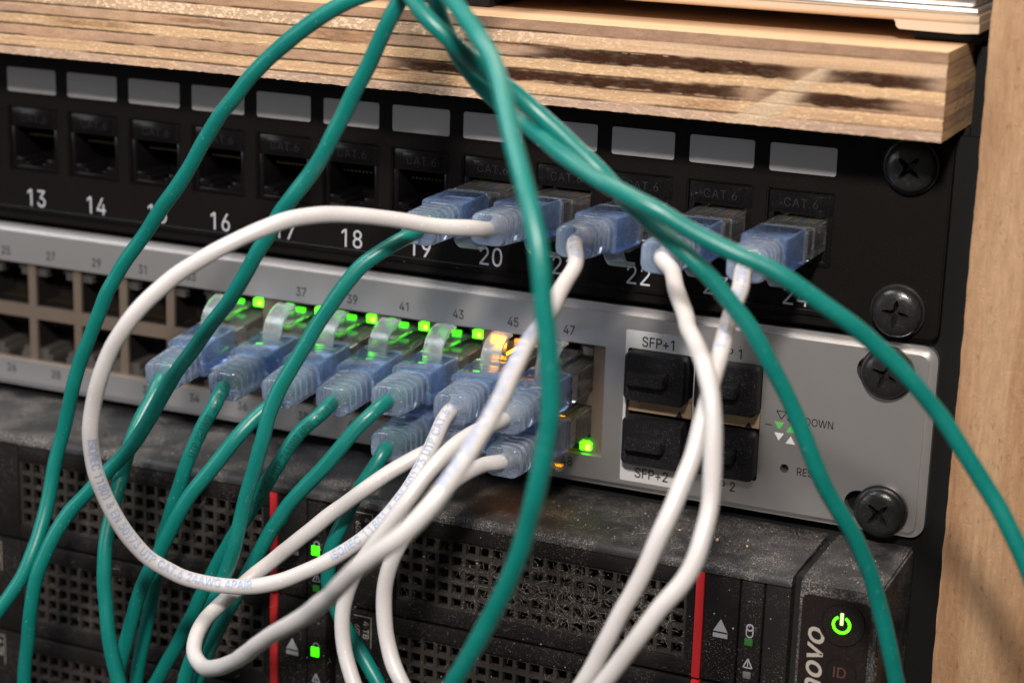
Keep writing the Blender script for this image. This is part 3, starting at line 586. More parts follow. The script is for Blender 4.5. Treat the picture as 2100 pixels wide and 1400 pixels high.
def build_shelf_edge():
    x0, x1 = -70.0, SH_X1
    nx, nz = 1200, 140
    X, Z = np.meshgrid(np.linspace(x0, x1, nx), np.linspace(0, 1, nz))
    T = SH_Z1 - SH_Z0
    H = Z * T                                   # height above the underside in mm
    wob = (fbm(X * 0.02, X * 0 + 3, 1) - 0.5) * 0.6 + (fbm(X * 0.25, X * 0, 2) - 0.5) * 0.25
    Hs = H + wob * np.sin(np.pi * Z)
    bounds = [0.0, 2.0, 4.7, 7.3, 9.9, 12.5, 15.4, 17.9]
    cols = {0: (0.47, 0.34, 0.25), 1: (0.56, 0.38, 0.225), 2: (0.44, 0.29, 0.19), 3: (0.58, 0.40, 0.23),
            4: (0.42, 0.29, 0.20), 5: (0.56, 0.40, 0.26), 6: (0.36, 0.235, 0.155)}
    C = np.zeros(X.shape + (3,))
    disp = np.zeros_like(X)
    for i in range(7):
        mk = (Hs >= bounds[i]) & (Hs < bounds[i + 1] + (9 if i == 6 else 0))
        if i == 0: mk |= Hs < 0
        long_ = i in (1, 3, 5)
        if long_:
            n = fbm(X * 0.05 + i * 31, Hs * 1.8, 10 + i, 6)
        else:
            n = fbm(X * 0.35 + i * 31, Hs * 0.9, 10 + i, 6)
        big = fbm(X * 0.035 + i * 9, Hs * 0.1, 30 + i, 3)
        f = 1.12 + (n - 0.5) * 0.55 + (big - 0.5) * 0.40
        c = np.array(cols[i])[None, None, :] * f[..., None]
        warm = np.clip((big - 0.52) * 4, 0, 1)[..., None]
        c = c * (1 - 0.35 * warm) + np.array([0.50, 0.31, 0.16]) * f[..., None] * 0.35 * warm
        C[mk] = c[mk]
        disp[mk] += ((n - 0.5) * 0.12)[mk]
    # sparkly torn end grain in the ply below the top one
    tear = np.clip((fbm(X * 1.7, Hs * 1.7, 51, 3) - 0.56) * 9, 0, 1) * ((Hs > 12.6) & (Hs < 15.3)) * np.clip((X + 40) / 40, 0, 1) * np.clip((190 - X) / 50, 0, 1)
    C += tear[..., None] * np.array([0.30, 0.26, 0.20]); disp -= tear * 0.12
    tear2 = np.clip((fbm(X * 1.3, Hs * 2.5, 52, 3) - 0.60) * 9, 0, 1) * ((Hs < 4.6) | ((Hs > 7) & (Hs < 9.7)))
    C += tear2[..., None] * np.array([0.16, 0.13, 0.09]); disp -= tear2 * 0.08
    # thin dark glue lines
    for b in bounds[1:-1]:
        w = 0.14 + 0.16 * fbm(X * 0.5, X * 0 + b, 60, 3)
        on = np.clip((fbm(X * 0.08, X * 0 + b * 3, 61, 3) - 0.26) * 6, 0.15, 1) * np.where(X > 200, 0.5, 1)
        g = np.exp(-((Hs - b) / w) ** 2) * on
        C *= (1 - 0.80 * g)[..., None]; disp += g * 0.25
    # brown bark / knot bands in the right part, cut by a pale diagonal scarf joint
    def band(xa, xb, ha, hb, seed, col=(0.040, 0.019, 0.011), k=1.0, soft=0.16):
        e = (fbm(X * 0.35, Hs * 0.8, seed, 5) - 0.5) * 1.3
        m = 1 / (1 + np.exp(-(Hs - ha + e) / soft * 2)) * 1 / (1 + np.exp((Hs - hb + e * 0.6) / soft * 2))
        ex = (fbm(Hs * 0.6, X * 0.05, seed + 1, 3) - 0.5) * 10
        m = m / (1 + np.exp(-(X - xa + ex) / 1.6)) / (1 + np.exp((X - xb + ex * 0.5) / 1.2))
        t = fbm(X * 0.5, Hs * 1.6, seed + 2, 5)
        m = m * k * (0.70 + 0.6 * t).clip(0, 1)
        cc = np.array(col)[None, None, :] * (0.3 + 3.2 * np.clip(t - 0.25, 0, 1))[..., None]
        return m, cc
    for a in ((152, 212, 10.0, 12.6, 101), (118, 200, 5.0, 7.2, 104), (218, 238, 10.0, 12.4, 107), (207, 233, 5.2, 7.6, 110)):
        m, cc = band(*a)
        C[:] = C * (1 - m[..., None]) + cc * m[..., None]
        disp += m * 0.15
    for a in ((130, 160, 12.2, 13.0, 113), (60, 80, 11.0, 12.0, 116), (100, 116, 9.6, 12.4, 119), (112, 124, 3.6, 4.8, 122), (185, 198, 2.2, 4.0, 125), (30, 52, 8.0, 9.6, 131), (-10, 10, 8.5, 9.8, 134)):
        m, cc = band(*a, col=(0.25, 0.13, 0.065), k=0.6)
        C[:] = C * (1 - m[..., None]) + cc * m[..., None]
    # pale diagonal strip
    d = (X - (196.5 + (H - 0.0) * 1.55)) / 1.0
    wst = 5.2 * np.clip((13.0 - H) / 13.0 + 0.25, 0.0, 1.0)
    strip = (1 / (1 + np.exp(-d * 4.0))) * (1 / (1 + np.exp((d - wst * 1.6) * 1.6))) * (H < 13.2)
    nn = fbm((X - H * 1.55) * 0.7, H * 0.12, 140, 4)
    sc_ = np.array([0.60, 0.46, 0.31])[None, None, :] * (0.85 + 0.3 * nn)[..., None]
    C[:] = C * (1 - 0.97 * strip[..., None]) + sc_ * 0.97 * strip[..., None]
    # pale stretches of ply at the right end
    C *= np.array([0.78, 0.745, 0.75])
    C = np.clip(C, 0.006, 0.85)
    Xp = X.copy(); Yp = SH_Y0 + disp; Zp = SH_Z0 + H
    rag = (fbm(X[0] * 1.2, X[0] * 0, 77, 4) - 0.5)
    Zp[0, :] += rag * 0.30; Zp[1, :] += rag * 0.20; Zp[2, :] += rag * 0.1
    Zp[-1, :] += (fbm(X[0] * 0.6, X[0] * 0, 78, 3) - 0.5) * 0.15
    Xp[:, -1] += (fbm(Z[:, 0] * 20, Z[:, 0] * 0, 79, 3) - 0.5) * 0.3
    verts = np.stack([Xp, Yp, Zp], -1).reshape(-1, 3)
    idx = np.arange(nx * nz).reshape(nz, nx)
    f = np.stack([idx[:-1, :-1], idx[:-1, 1:], idx[1:, 1:], idx[1:, :-1]], -1).reshape(-1, 4)
    me = bpy.data.meshes.new('ply_edge')
    me.from_pydata(((verts * MM) - np.array(shelf.location[:])).tolist(), [], f.tolist())
    at = me.color_attributes.new('wood', 'FLOAT_COLOR', 'POINT')
    rgba = np.ones((nx * nz, 4), np.float32); rgba[:, :3] = C.reshape(-1, 3)
    at.data.foreach_set('color', rgba.ravel())
    me.shade_smooth()
    return me
link('front_edge', build_shelf_edge(), 'ply_edge', shelf)
def build_shelf_side():
    ny, nz = 120, 60
    Y, Z = np.meshgrid(np.linspace(0, 60, ny), np.linspace(0, 1, nz))
    H = Z * (SH_Z1 - SH_Z0)
    Hs = H + (fbm(Y * 0.1, Y * 0, 5) - 0.5) * 0.6 * np.sin(np.pi * Z)
    bounds = [0.0, 2.0, 4.7, 7.3, 9.9, 12.5, 15.4, 17.9]
    C = np.zeros(Y.shape + (3,))
    cols = [(0.50, 0.34, 0.20), (0.36, 0.235, 0.15), (0.52, 0.35, 0.205), (0.36, 0.24, 0.155), (0.53, 0.36, 0.20), (0.42, 0.28, 0.175), (0.50, 0.33, 0.19)]
    for i in range(7):
        mk = (Hs >= bounds[i]) & (Hs < bounds[i + 1] + (9 if i == 6 else 0)) | ((Hs < 0) & (i == 0))
        n = fbm(Y * 0.12 + i * 7, Hs * 2.0, 200 + i, 5)
        c = np.array(cols[i])[None, None, :] * (0.65 + 0.7 * n)[..., None]
        C[mk] = c[mk]
    for b in bounds[1:-1]:
        C *= (1 - 0.5 * np.exp(-((Hs - b) / 0.15) ** 2))[..., None]
    verts = np.stack([Y * 0 + SH_X1 + (fbm(Y * 0.8, H * 0.8, 9) - 0.5) * 0.15, SH_Y0 + Y, SH_Z0 + H], -1).reshape(-1, 3)
    idx = np.arange(ny * nz).reshape(nz, ny)
    f = np.stack([idx[:-1, :-1], idx[:-1, 1:], idx[1:, 1:], idx[1:, :-1]], -1).reshape(-1, 4)
    me = bpy.data.meshes.new('ply_side')
    me.from_pydata(((verts * MM) - np.array(shelf.location[:])).tolist(), [], f.tolist())
    at = me.color_attributes.new('wood', 'FLOAT_COLOR', 'POINT')
    rgba = np.ones((ny * nz, 4), np.float32); rgba[:, :3] = C.reshape(-1, 3)
    at.data.foreach_set('color', rgba.ravel())
    me.shade_smooth()
    return me
link('side_edge', build_shelf_side(), 'ply_edge', shelf)
MB().box(-70, SH_X1 - 0.12, SH_Y0 + 0.35, 160, SH_Z0 + 0.35, SH_Z1 - 0.0).build('board', 'ply_top', shelf)

# ------------------------------------------------------------------ silver device standing on the shelf
dev = empty('silver_computer_case', (150, 20, 64), 'silver computer case with champagne lower rim standing on the plywood shelf', 'computer case')
DX0, DX1 = 106.0, 244.6
Y0 = -4.6
prof = [(Y0 + 3.6, 68.1), (Y0 + 1.0, 68.15), (Y0 + 0.2, 68.6), (Y0, 69.3), (Y0, 70.1), (Y0 + 4, 70.1), (118, 70.1), (118, 68.1)]
mb = MB(); mb.prism(prof, DX0, DX1, axis='x')
mb.build('lower_rim', 'beige_case', dev, smooth=50)
MB().box(DX0 + 1, DX1 - 1, Y0 + 1.6, 119, 71.45, 105, bev=1.2).build('upper_case', 'silver_case', dev)
MB().box(DX0 + 0.2, DX1 - 0.2, Y0 + 0.1, 117, 70.12, 71.43, bev=0.55, seg=3).build('trim', 'silver_case', dev)
fx0, fx1 = 227.6, 244.7
pl = [(fx0 - 0.5, 68.4), (fx0, 67.9), (fx0 + 0.25, 66.9), (fx0 + 0.9, 66.45), (fx1 - 4, 66.3), (fx1, 66.6), (fx1, 68.4)]
MB().prism(pl, Y0 + 0.3, 16).build('foot', 'beige_case', dev)
for a, b, y in ((fx0 + 3.0, fx1 - 0.5, Y0 + 5.0), (DX0 + 6, 135.5, Y0 + 3.0)):
    MB().box(a, b, y, 18, 64.05, 66.4 if a > 200 else 68.1, bev=0.4).build('rubber_pad', 'rubber', dev)

# ------------------------------------------------------------------ patch panel
PP, PH = 18.188, 7.2
def pX(k): return (k - 12.5) * PP
PORTS = list(range(10, 25))
panel = empty('patch_bay', (0, 0, 22), 'black patch panel with grey label windows and white port numbers', 'patch panel')
mb = MB()
holes = [rrect(pX(k) - 7.3, pX(k) + 7.3, 13.8, 29.9, 0.3, 1) for k in PORTS]
plate_with_holes(mb, rrect(-241.3, 241.0, 0.9, 44.1, 2.2), holes, 0.0, 2.0)
es = [e for e in mb.bm.edges if len(e.link_faces) == 2 and e.calc_face_angle(0) > 0.8 and all(abs(v.co.y) < 1e-4 for v in e.verts)]
bmesh.ops.bevel(mb.bm, geom=es, offset=0.35, segments=2, affect='EDGES')
mb.build('face_plate', 'black_metal', panel, smooth=40)
MB().box(-225, 224, -0.55, -0.01, 3.2, 4.6, bev=0.25, seg=3).build('lower_bead', 'black_gloss', panel)
# label windows
for k in PORTS:
    mb = MB(); mb.prism(rrect(pX(k) - 7.34, pX(k) + 7.34, 33.9, 40.0, 0.55), -0.06, 0.3)
    mb.build('label_window', 'label', panel, smooth=None)
# keystone jacks
def jack_mesh():
    mb = MB()
    w = 7.15
    for a in ((-w, w, 0.7, 14, 24.9, 29.75), (-w, -5.95, 0.7, 14, 13.95, 24.9), (5.95, w, 0.7, 14, 13.95, 24.9),
              (-5.95, 5.95, 0.7, 14, 13.95, 15.0), (-5.95, -3.3, 0.9, 14, 15.0, 17.0), (3.3, 5.95, 0.9, 14, 15.0, 17.0),
              (-3.3, -2.0, 1.1, 14, 15.0, 15.9), (2.0, 3.3, 1.1, 14, 15.0, 15.9), (-5.95, 5.95, 12, 14, 15.0, 24.9)):
        x0, x1, y0, y1, z0, z1 = a
        mb.box(x0, x1, y0, y1, z0, z1, bev=0.12 if y0 < 2 else 0)
    mb.box(-4.8, 4.8, 0.42, 0.72, 25.7, 29.1, bev=0.08)
    return mb.mesh('keystone_jack', None, 30)
jm = jack_mesh(); jm.materials.append(M['black_gloss'])
cat = text_bm('CAT.6', 1.9, 0.2, 27.4, sx=0.95, y=0.42, depth=0.12, bold=0.01, spacing=1.1)
m_ = MB(); m_.bm.free(); m_.bm = cat
catm = m_.mesh('lettering', None)
catm.materials.append(mat('raised_black_lettering', (0.018, 0.018, 0.020), 0.14))
pins = MB()
for i in range(8):
    pins.box(-3.6 + i * 1.02 - 0.15, -3.6 + i * 1.02 + 0.15, 3.5, 10, 22.5, 22.9)
pinm = pins.mesh('contact_pins', None); pinm.materials.append(M['shaded_gold'])
for k in PORTS:
    j = link('keystone_jack', jm, None, panel, Vector((pX(k), 0, -22)) * MM)
    link('lettering', catm, None, j)
    link('contact_pins', pinm, None, j)
join_texts([dict(body=str(k), size=4.3, cx=pX(k) + 0.4, cz=7.1, sx=0.84, y=0.0, depth=0.05, spacing=1.02) for k in PORTS], 'port_numbers', 'print_grey', panel)
scm = screw_mesh('screw'); scm.materials.append(M['screw'])
def put_screw(x, z, parent, ang, s=0.92):
    o = link('screw', scm, None, parent)
    o.location = Vector((x, -0.1, z)) * MM - origin(parent)
    o.rotation_euler = (0, math.radians(ang), 0)
    o.scale = (s, s, s)
put_screw(232.6, 37.9, panel, 40, 0.98)
put_screw(232.2, 6.8, panel, 5, 0.98)

# ------------------------------------------------------------------ network switch
QP, S47, GAP = 14.037, 156.98, 3.213
def sX(k):
    c = (k + 1) // 2                            # column 1..24
    d = 24 - c
    return S47 - d * QP - GAP * (d // 6)
switch = empty('network_switch', (0, 0, -22), 'silver network switch with two rows of numbered ports and lit green lights', 'network switch')
mb = MB()
blocks = [(37, 48), (25, 36), (13, 24)]
holes = []
for a, b in blocks:
    holes.append(rrect(sX(a) - 8.3, sX(b) + 9.1, -36.8, -10.35, 0.25, 1))
sfp_open = [rrect(171.6, 187.4, -36.4, -9.8, 0.3, 1), rrect(188.6, 203.4, -36.3, -9.6, 0.3, 1)]
slots = [rrect(224.2, 236.6, -10.4, -4.0, 3.1, 6), rrect(223.6, 236.6, -41.0, -34.6, 3.1, 6)]
reset = [[(209.6 + 1.0 * math.cos(2 * math.pi * i / 20), -32.3 + 1.0 * math.sin(2 * math.pi * i / 20)) for i in range(20)]]
plate_with_holes(mb, rrect(-241.3, 241.2, -44.0, -0.7, 3.4, 8), holes + sfp_open + slots + reset, 0.0, 3.2)
es = [e for e in mb.bm.edges if len(e.link_faces) == 2 and e.calc_face_angle(0) > 0.8 and all(abs(v.co.y) < 1e-4 for v in e.verts)
      and (all(v.co.z > -0.9 or v.co.z < -43.8 or v.co.x > 237.7 for v in e.verts))]
bmesh.ops.bevel(mb.bm, geom=es, offset=1.7, segments=6, affect='EDGES')
mb.build('face_plate', 'silver', switch, smooth=32)
MB().prism(rrect(170.9, 188.0, -41.3, -5.6, 0.3, 2), -0.05, 0.0).build('pale_panel', 'silver_panel', switch, smooth=None) if False else None
mb = MB()
plate_with_holes(mb, rrect(170.9, 188.0, -41.3, -5.6, 0.3, 1), [rrect(171.5, 187.5, -36.5, -9.7, 0.3, 1)], -0.06, 0.0)
mb.build('pale_panel', 'silver_panel', switch, smooth=None)
# body behind
mb = MB(); mb.box(-220, 220, 16, 54, -43, -1.5); mb.build('chassis', 'black_hole', switch)
# port shields
def column(mb, x, fr, d):
    h = QP / 2
    iw = 5.85
    zt, zb, zm0, zm1 = -10.35, -36.8, -25.2, -21.8
    mb.box(x - h, x - iw, fr, d, zb, zt); mb.box(x + iw, x + h, fr, d, zb, zt)
    mb.box(x - iw, x + iw, fr, d, zm0, zm1)
    mb.box(x - iw, x + iw, fr, d, -10.9, zt); mb.box(x - iw, x + iw, fr, d, zb, zb + 0.55)
def led_housings(mb, x):
    mid = -23.575
    for s in (1, -1):
        def zz(a): return mid + s * (a - mid)
        for xa, xb in ((-5.85, -3.1), (3.1, 5.85)):
            lo, hi = sorted((zz(-13.9), zz(-10.9)))
            mb.box(x + xa, x + xb, 2.2, 13, lo, hi)
        for xa, xb in ((-3.1, -2.2), (2.2, 3.1)):
            lo, hi = sorted((zz(-12.4), zz(-10.9)))
            mb.box(x + xa, x + xb, 2.4, 13, lo, hi)
for bi, (a, b) in enumerate(blocks):
    frame, dark, pinsb, seat = MB(), MB(), MB(), MB()
    for k in range(a, b, 2):
        x = sX(k)
        column(frame, x, 1.2, 2.1)
        column(dark, x, 2.1, 13)
        led_housings(seat, x)
        dark.box(x - 5.9, x + 5.9, 11.5, 12.5, -36.2, -10.9)
        for s in (1, -1):
            z = -23.575 + s * 3.1
            for i in range(8):
                xx = x - 3.6 + i * 1.02
                pinsb.box(xx - 0.16, xx + 0.16, 3.2, 9, z - 0.15, z + 0.15)
    frame.box(sX(a) - 8.3, sX(a) - QP / 2, 1.2, 2.1, -36.8, -10.35)
    frame.box(sX(b) + QP / 2, sX(b) + 9.1, 1.2, 2.1, -36.8, -10.35)
    f = frame.build('port_block', 'port_frame', switch)
    dark.build('port_inner', M['port_inner'], f)
    seat.build('light_seats', 'led_seat', f)
    pinsb.build('contact_pins', 'shaded_gold', f)
# LEDs (right light of each upper port, left light, narrow glowing bar for its reflection)
def led(x, z, w, h, m, y=0.9):
    MB().box(x - w / 2, x + w / 2, y, 2.3, z - h / 2, z + h / 2, bev=0.12).build('status_light_or_glint', m, switch)
for k in (35, 37, 39, 41, 43):
    led(sX(k) + 4.6, -12.2, 2.5, 1.8, 'led_green_core')
    led(sX(k) + 5.15, -12.3, 1.0, 1.2, 'led_hot', 0.8)
    led(sX(k) - 4.3, -12.2, 2.0, 1.4, 'led_green_soft')
    led(sX(k) - 1.1, -12.5, 2.2, 0.75, 'led_green', 1.3)  # glowing bar standing in for the left light's reflection
led(sX(45) + 4.6, -12.2, 2.5, 1.8, 'led_amber'); led(sX(45) + 1.2, -12.5, 2.8, 0.8, 'led_amber', 1.3)
led(sX(45) - 3.9, -12.2, 2.9, 1.9, 'led_amber_strong', 0.2)
led(sX(47) + 4.5, -12.3, 2.5, 1.9, 'led_off')
led(sX(48) + 4.9, -35.0, 2.6, 1.8, 'led_green_core', 0.4)
led(sX(48) + 5.6, -35.1, 1.1, 1.5, 'led_hot', 0.3)
led(sX(48) - 2.6, -35.3, 3.0, 1.4, 'led_amber_strong', 0.6)
led(sX(46) - 2.0, -35.3, 3.6, 1.4, 'led_amber_strong', 0.6)
txt = []
for k in range(13, 49):
    up = k % 2 == 1
    txt.append(dict(body=str(k), size=2.15, cx=sX(k) + (0 if up else 0.6), cz=-7.65 if up else -39.0, sx=0.80, y=0.0, depth=0.05, bold=0.05))
txt += [dict(body='SFP+1', size=2.3, cx=178.9, cz=-7.9, sx=0.84, y=-0.06, depth=0.05, bold=0.07),
        dict(body='SFP+2', size=2.3, cx=178.6, cz=-39.0, sx=0.84, y=-0.06, depth=0.05, bold=0.07),
        dict(body='SFP 1', size=2.2, cx=195.3, cz=-7.7, sx=0.82, y=0.0, depth=0.05, bold=0.07),
        dict(body='SFP 2', size=2.2, cx=195.2, cz=-38.6, sx=0.82, y=0.0, depth=0.05, bold=0.07),
        dict(body='RESET', size=1.75, cx=215.6, cz=-32.5, sx=0.86, y=0.0, depth=0.05, bold=0.03),
        dict(body='UP/DOWN', size=1.75, cx=215.0, cz=-20.8, sx=0.86, y=0.0, depth=0.05, bold=0.03)]
join_texts(txt, 'printed_lettering', 'black_ink', switch)
def tri(mb, x, z, s, up, y=-0.05):
    h = s * 0.8
    p = [(x - s / 2, z - h / 2), (x + s / 2, z - h / 2), (x, z + h / 2)] if up else [(x - s / 2, z + h / 2), (x, z - h / 2), (x + s / 2, z + h / 2)]
    mb.prism(p, y, y + 0.04)
mb = MB()
for x, up in ((208.2, False), (210.7, True)):
    s, z = 2.3, -20.2
    h = s * 0.8
    P = [(x - s / 2, z - h / 2), (x + s / 2, z - h / 2), (x, z + h / 2)] if up else [(x - s / 2, z + h / 2), (x, z - h / 2), (x + s / 2, z + h / 2)]
    for i in range(3):
        a, b = Vector(P[i]), Vector(P[(i + 1) % 3])
        d = (b - a).normalized(); n = Vector((-d.y, d.x)) * 0.11
        mb.prism([tuple(a - n), tuple(b - n), tuple(b + n), tuple(a + n)], -0.05, -0.01)
mb.box(204.6, 206.2, -0.05, -0.01, -22.85, -22.65)
mb.build('legend_outline', 'black_ink', switch, smooth=None)
mb = MB(); tri(mb, 207.8, -22.7, 2.2, False); tri(mb, 210.5, -23.0, 2.2, True); mb.build('legend_green', 'green_print', switch, smooth=None)
mb = MB(); tri(mb, 207.9, -25.2, 2.2, False); tri(mb, 210.6, -25.6, 2.2, True); mb.build('legend_white', 'white_print', switch, smooth=None)
MB().cyl((209.6, -32.3), 1.0, 2.4, 3.1, 20).build('reset_button', 'black_hole', switch)
# SFP cages
mb = MB()
mb.box(172.0, 187.0, 0.7, 14, -24.6, -21.0); mb.box(189.0, 203.0, 0.7, 14, -24.4, -20.8)
mb.build('cage_strip', 'gold_paper', switch)
mb = MB(); mb.box(171.6, 203.6, 13.5, 15, -36.6, -9.4); mb.build('cage_back', 'black_hole', switch)
mb = MB()
for x, z, up in ((174.6, -21.8, False), (184.3, -23.9, True), (191.5, -21.8, False), (200.6, -23.8, True)):
    tri(mb, x, z, 1.9, up, y=0.6)
mb.build('cage_arrows', 'black_ink', switch, smooth=None)
put_screw(232.2 - 1.2, -7.0, switch, 22, 0.98)
put_screw(232.2 - 0.2, -38.2, switch, 42, 0.98)

# dust plugs in the four SFP cages
def dust_plug():
    mb = MB()
    w, h = 7.3, 5.6
    O = lambda ww, hh, y: [(a, y, b) for a, b in rrect(-ww, ww, -hh, hh, 1.3, 4)]
    mb.loft([O(w - 0.6, h - 0.6, 6.0), O(w - 0.6, h - 0.6, -0.4), O(w, h, -0.5), O(w, h, -3.2), O(w - 0.35, h - 0.35, -3.8)])
    return mb.mesh('cap_body', None, 35)
def dust_grip():
    mb = MB()
    A = lambda x0, x1, z0, z1, y: [(a, y, b) for a, b in rrect(x0, x1, z0, z1, 0.5, 3)]
    mb.loft([A(-5.6, 3.4, -1.6, 1.9, -3.7), A(-5.5, 3.2, -1.4, 1.8, -6.0), A(-5.2, 2.9, -1.1, 1.5, -6.5)])
    mb.box(-6.9, 6.9, -3.95, -3.7, -1.95, -1.7)
    return mb.mesh('grip', None, 35)
dm, gm = dust_plug(), dust_grip()
dm.materials.append(M['rubber']); gm.materials.append(M['rubber'])
for x, z, lab in ((179.3, -15.4, 'black rubber dust plug under the SFP+1 lettering'), (179.4, -30.6, 'black rubber dust plug above the SFP+2 lettering'),
                  (196.0, -15.2, 'black rubber dust plug under the SFP 1 lettering'), (196.1, -30.2, 'black rubber dust plug above the SFP 2 lettering')):
    e = empty('dust_plug', (x, 0, z), lab, 'dust plug', 'dust plugs in the optical ports')
    link('cap_body', dm, None, e); link('grip', gm, None, e)

# ------------------------------------------------------------------ server
server = empty('rack_server', (150, 0, -90), 'dusty black rack server with perforated drive bays and red stripes', 'server')
SY = -26.0
mb = MB()
prof = [(2, -46.4), (-24.2, -46.9), (-25.6, -47.3), (-26.3, -48.1), (-26.3, -49.3), (-24.4, -49.5), (2, -49.5)]
mb.prism(prof, -241, 220.2, axis='x')
mb.build('top_bezel', 'server_top', server, smooth=50)
MB().box(-235, 223, 1.5, 54, -134, -46.6).build('chassis', 'black_hole', server)
MB().box(214.6, 220.2, SY + 0.0, 0, -134, -49.6, bev=0.4).build('side_frame', 'server', server)
MB().box(-241, 214, -20, -19, -134, -49.6).build('bay_back', 'black_hole', server)
# drive trays
def lattice(mb, x0, z_top, cols, rows, px, pz, hole, y):
    x1 = x0 + cols * px; z0 = z_top - rows * pz
    b = (px - hole) / 2; bz = (pz - hole) / 2
    for i in range(cols + 1):
        x = x0 + i * px
        mb.box(x - b, x + b, y, y + 1.6, z0 - bz, z_top + bz)
    for j in range(rows + 1):
        z = z_top - j * pz
        for i in range(cols):
            xa = x0 + i * px + b; xb = x0 + (i + 1) * px - b
            mb.box(xa, xb, y + 0.02, y + 1.55, z - bz, z + bz)
ROWH = 25.55
def tray_meshes():
    out = {}
    # local x = 0 at the red stripe centre, z = 0 at the tray top
    mb = MB()
    mb.box(-84.6, -73.6, SY, SY + 5, -24.9, 0, bev=0.35)            # label area
    mb.box(-73.6, -1.3, SY, SY + 5, -4.0, 0, bev=0.35)              # top rail
    mb.box(-73.6, -1.3, SY, SY + 5, -24.9, -21.0, bev=0.35)         # bottom rail
    mb.box(-3.0, -1.3, SY, SY + 5, -21.0, -4.0)
    mb.box(0.9, 8.7, SY, SY + 5, -24.9, 0, bev=0.35)                # release lever
    mb.box(9.0, 14.1, SY - 0.1, SY + 5, -24.9, -0.4, bev=0.5)       # light column
    out['tray_front'] = (mb, 'server')
    mb = MB(); lattice(mb, -73.3, -4.2, 21, 5, 3.33, 3.35, 2.45, SY + 0.7)
    out['grille'] = (mb, 'grille')
    mb = MB(); mb.box(-1.1, 0.85, SY - 0.25, SY + 4, -24.9, 0.0, bev=0.2)
    out['red_strip'] = (mb, 'red')
    mb = MB()
    mb.prism([(3.3, -13.1), (6.6, -13.1), (4.95, -10.2)], SY - 0.05, SY - 0.01)
    mb.prism([(3.3, -14.5), (6.6, -14.5), (6.6, -13.5), (3.3, -13.5)], SY - 0.05, SY - 0.01)
    # disk icon and warning triangle
    cx, cz = 11.5, -11.6
    mb.ring((cx, cz + 0.75), 0.55, 0.85, SY - 0.15, SY - 0.11, 18)
    mb.box(cx - 0.85, cx - 0.6, SY - 0.15, SY - 0.11, cz - 0.9, cz + 0.7)
    mb.box(cx + 0.6, cx + 0.85, SY - 0.15, SY - 0.11, cz - 0.9, cz + 0.7)
    mb.ring((cx, cz - 0.75), 0.6, 0.85, SY - 0.15, SY - 0.11, 10, a0=180, a1=360)
    P = [(cx - 1.0, -20.1), (cx + 1.0, -20.1), (cx, -18.0)]
    for i in range(3):
        a, b = Vector(P[i]), Vector(P[(i + 1) % 3])
        d = (b - a).normalized(); n = Vector((-d.y, d.x)) * 0.13
        mb.prism([tuple(a - n), tuple(b - n), tuple(b + n), tuple(a + n)], SY - 0.15, SY - 0.11)
    mb.box(cx - 0.11, cx + 0.11, SY - 0.15, SY - 0.11, -19.8, -18.6)
    out['icons'] = (mb, 'icon')
    mb = MB()
    L = [text_bm('4 TB', 1.45, -81.0, -4.6, rot=-math.pi / 2, y=SY, depth=0.05, bold=0.01),
         text_bm('6Gb/s SAS', 1.3, -83.3, -8.0, rot=-math.pi / 2, y=SY, depth=0.05, bold=0.01),
         text_bm('7.2K', 1.3, -78.9, -4.6, rot=-math.pi / 2, y=SY, depth=0.05)]
    L = L[:2]
    for b in L:
        me = bpy.data.meshes.new('x'); b.to_mesh(me); b.free(); mb.bm.from_mesh(me); bpy.data.meshes.remove(me)
    for a in ((-84.2, -79.6, -1.4, -1.25), (-79.75, -79.6, -9.0, -1.4)):
        mb.box(a[0], a[1], SY - 0.06, SY - 0.01, a[2], a[3])
    out['capacity_print'] = (mb, 'logo')
    return {k: (v[0].mesh(k, None, None if k in ('icons', 'capacity_print') else 35), v[1]) for k, v in out.items()}
TM = tray_meshes()
for me, m in TM.values(): me.materials.append(M[m])
rng = random.Random(4)
for x0 in (200.2, 94.5, -11.2):
    for r in range(3):
        zt = -49.2 - r * ROWH if x0 > 150 else -49.75 - r * ROWH + 0.2
        tr = None
        for key in ('tray_front', 'grille', 'red_strip', 'icons', 'capacity_print'):
            me = TM[key][0]
            if tr is None:
                tr = link('drive_tray', me, None, server)
                tr.location = Vector((x0, 0, zt)) * MM - server.location
            else:
                link(key, me, None, tr)
        lit = x0 < 150
        g = MB().box(x0 + 10.5, x0 + 12.5, SY - 0.45, SY, zt - 13.7, zt - 11.7 - 0.0 - 0.4 + 0.4 - 1.0 + 1.0, bev=0.15)
        if lit:
            g.bm.free()
            MB().box(x0 + 10.2, x0 + 12.3, SY - 0.45, SY, zt - 13.6, zt - 11.2, bev=0.2).build('activity_light', 'led_green', tr)
        else:
            g.bm.free()
            MB().box(x0 + 10.5, x0 + 12.3, SY - 0.45, SY, zt - 15.0, zt - 13.3, bev=0.2).build('activity_light', 'led_dim', tr)
        MB().box(x0 + 10.6, x0 + 12.4, SY - 0.45, SY, zt - 22.6, zt - 21.0, bev=0.2).build('fault_light', 'led_off' if not lit else 'led_dim', tr)

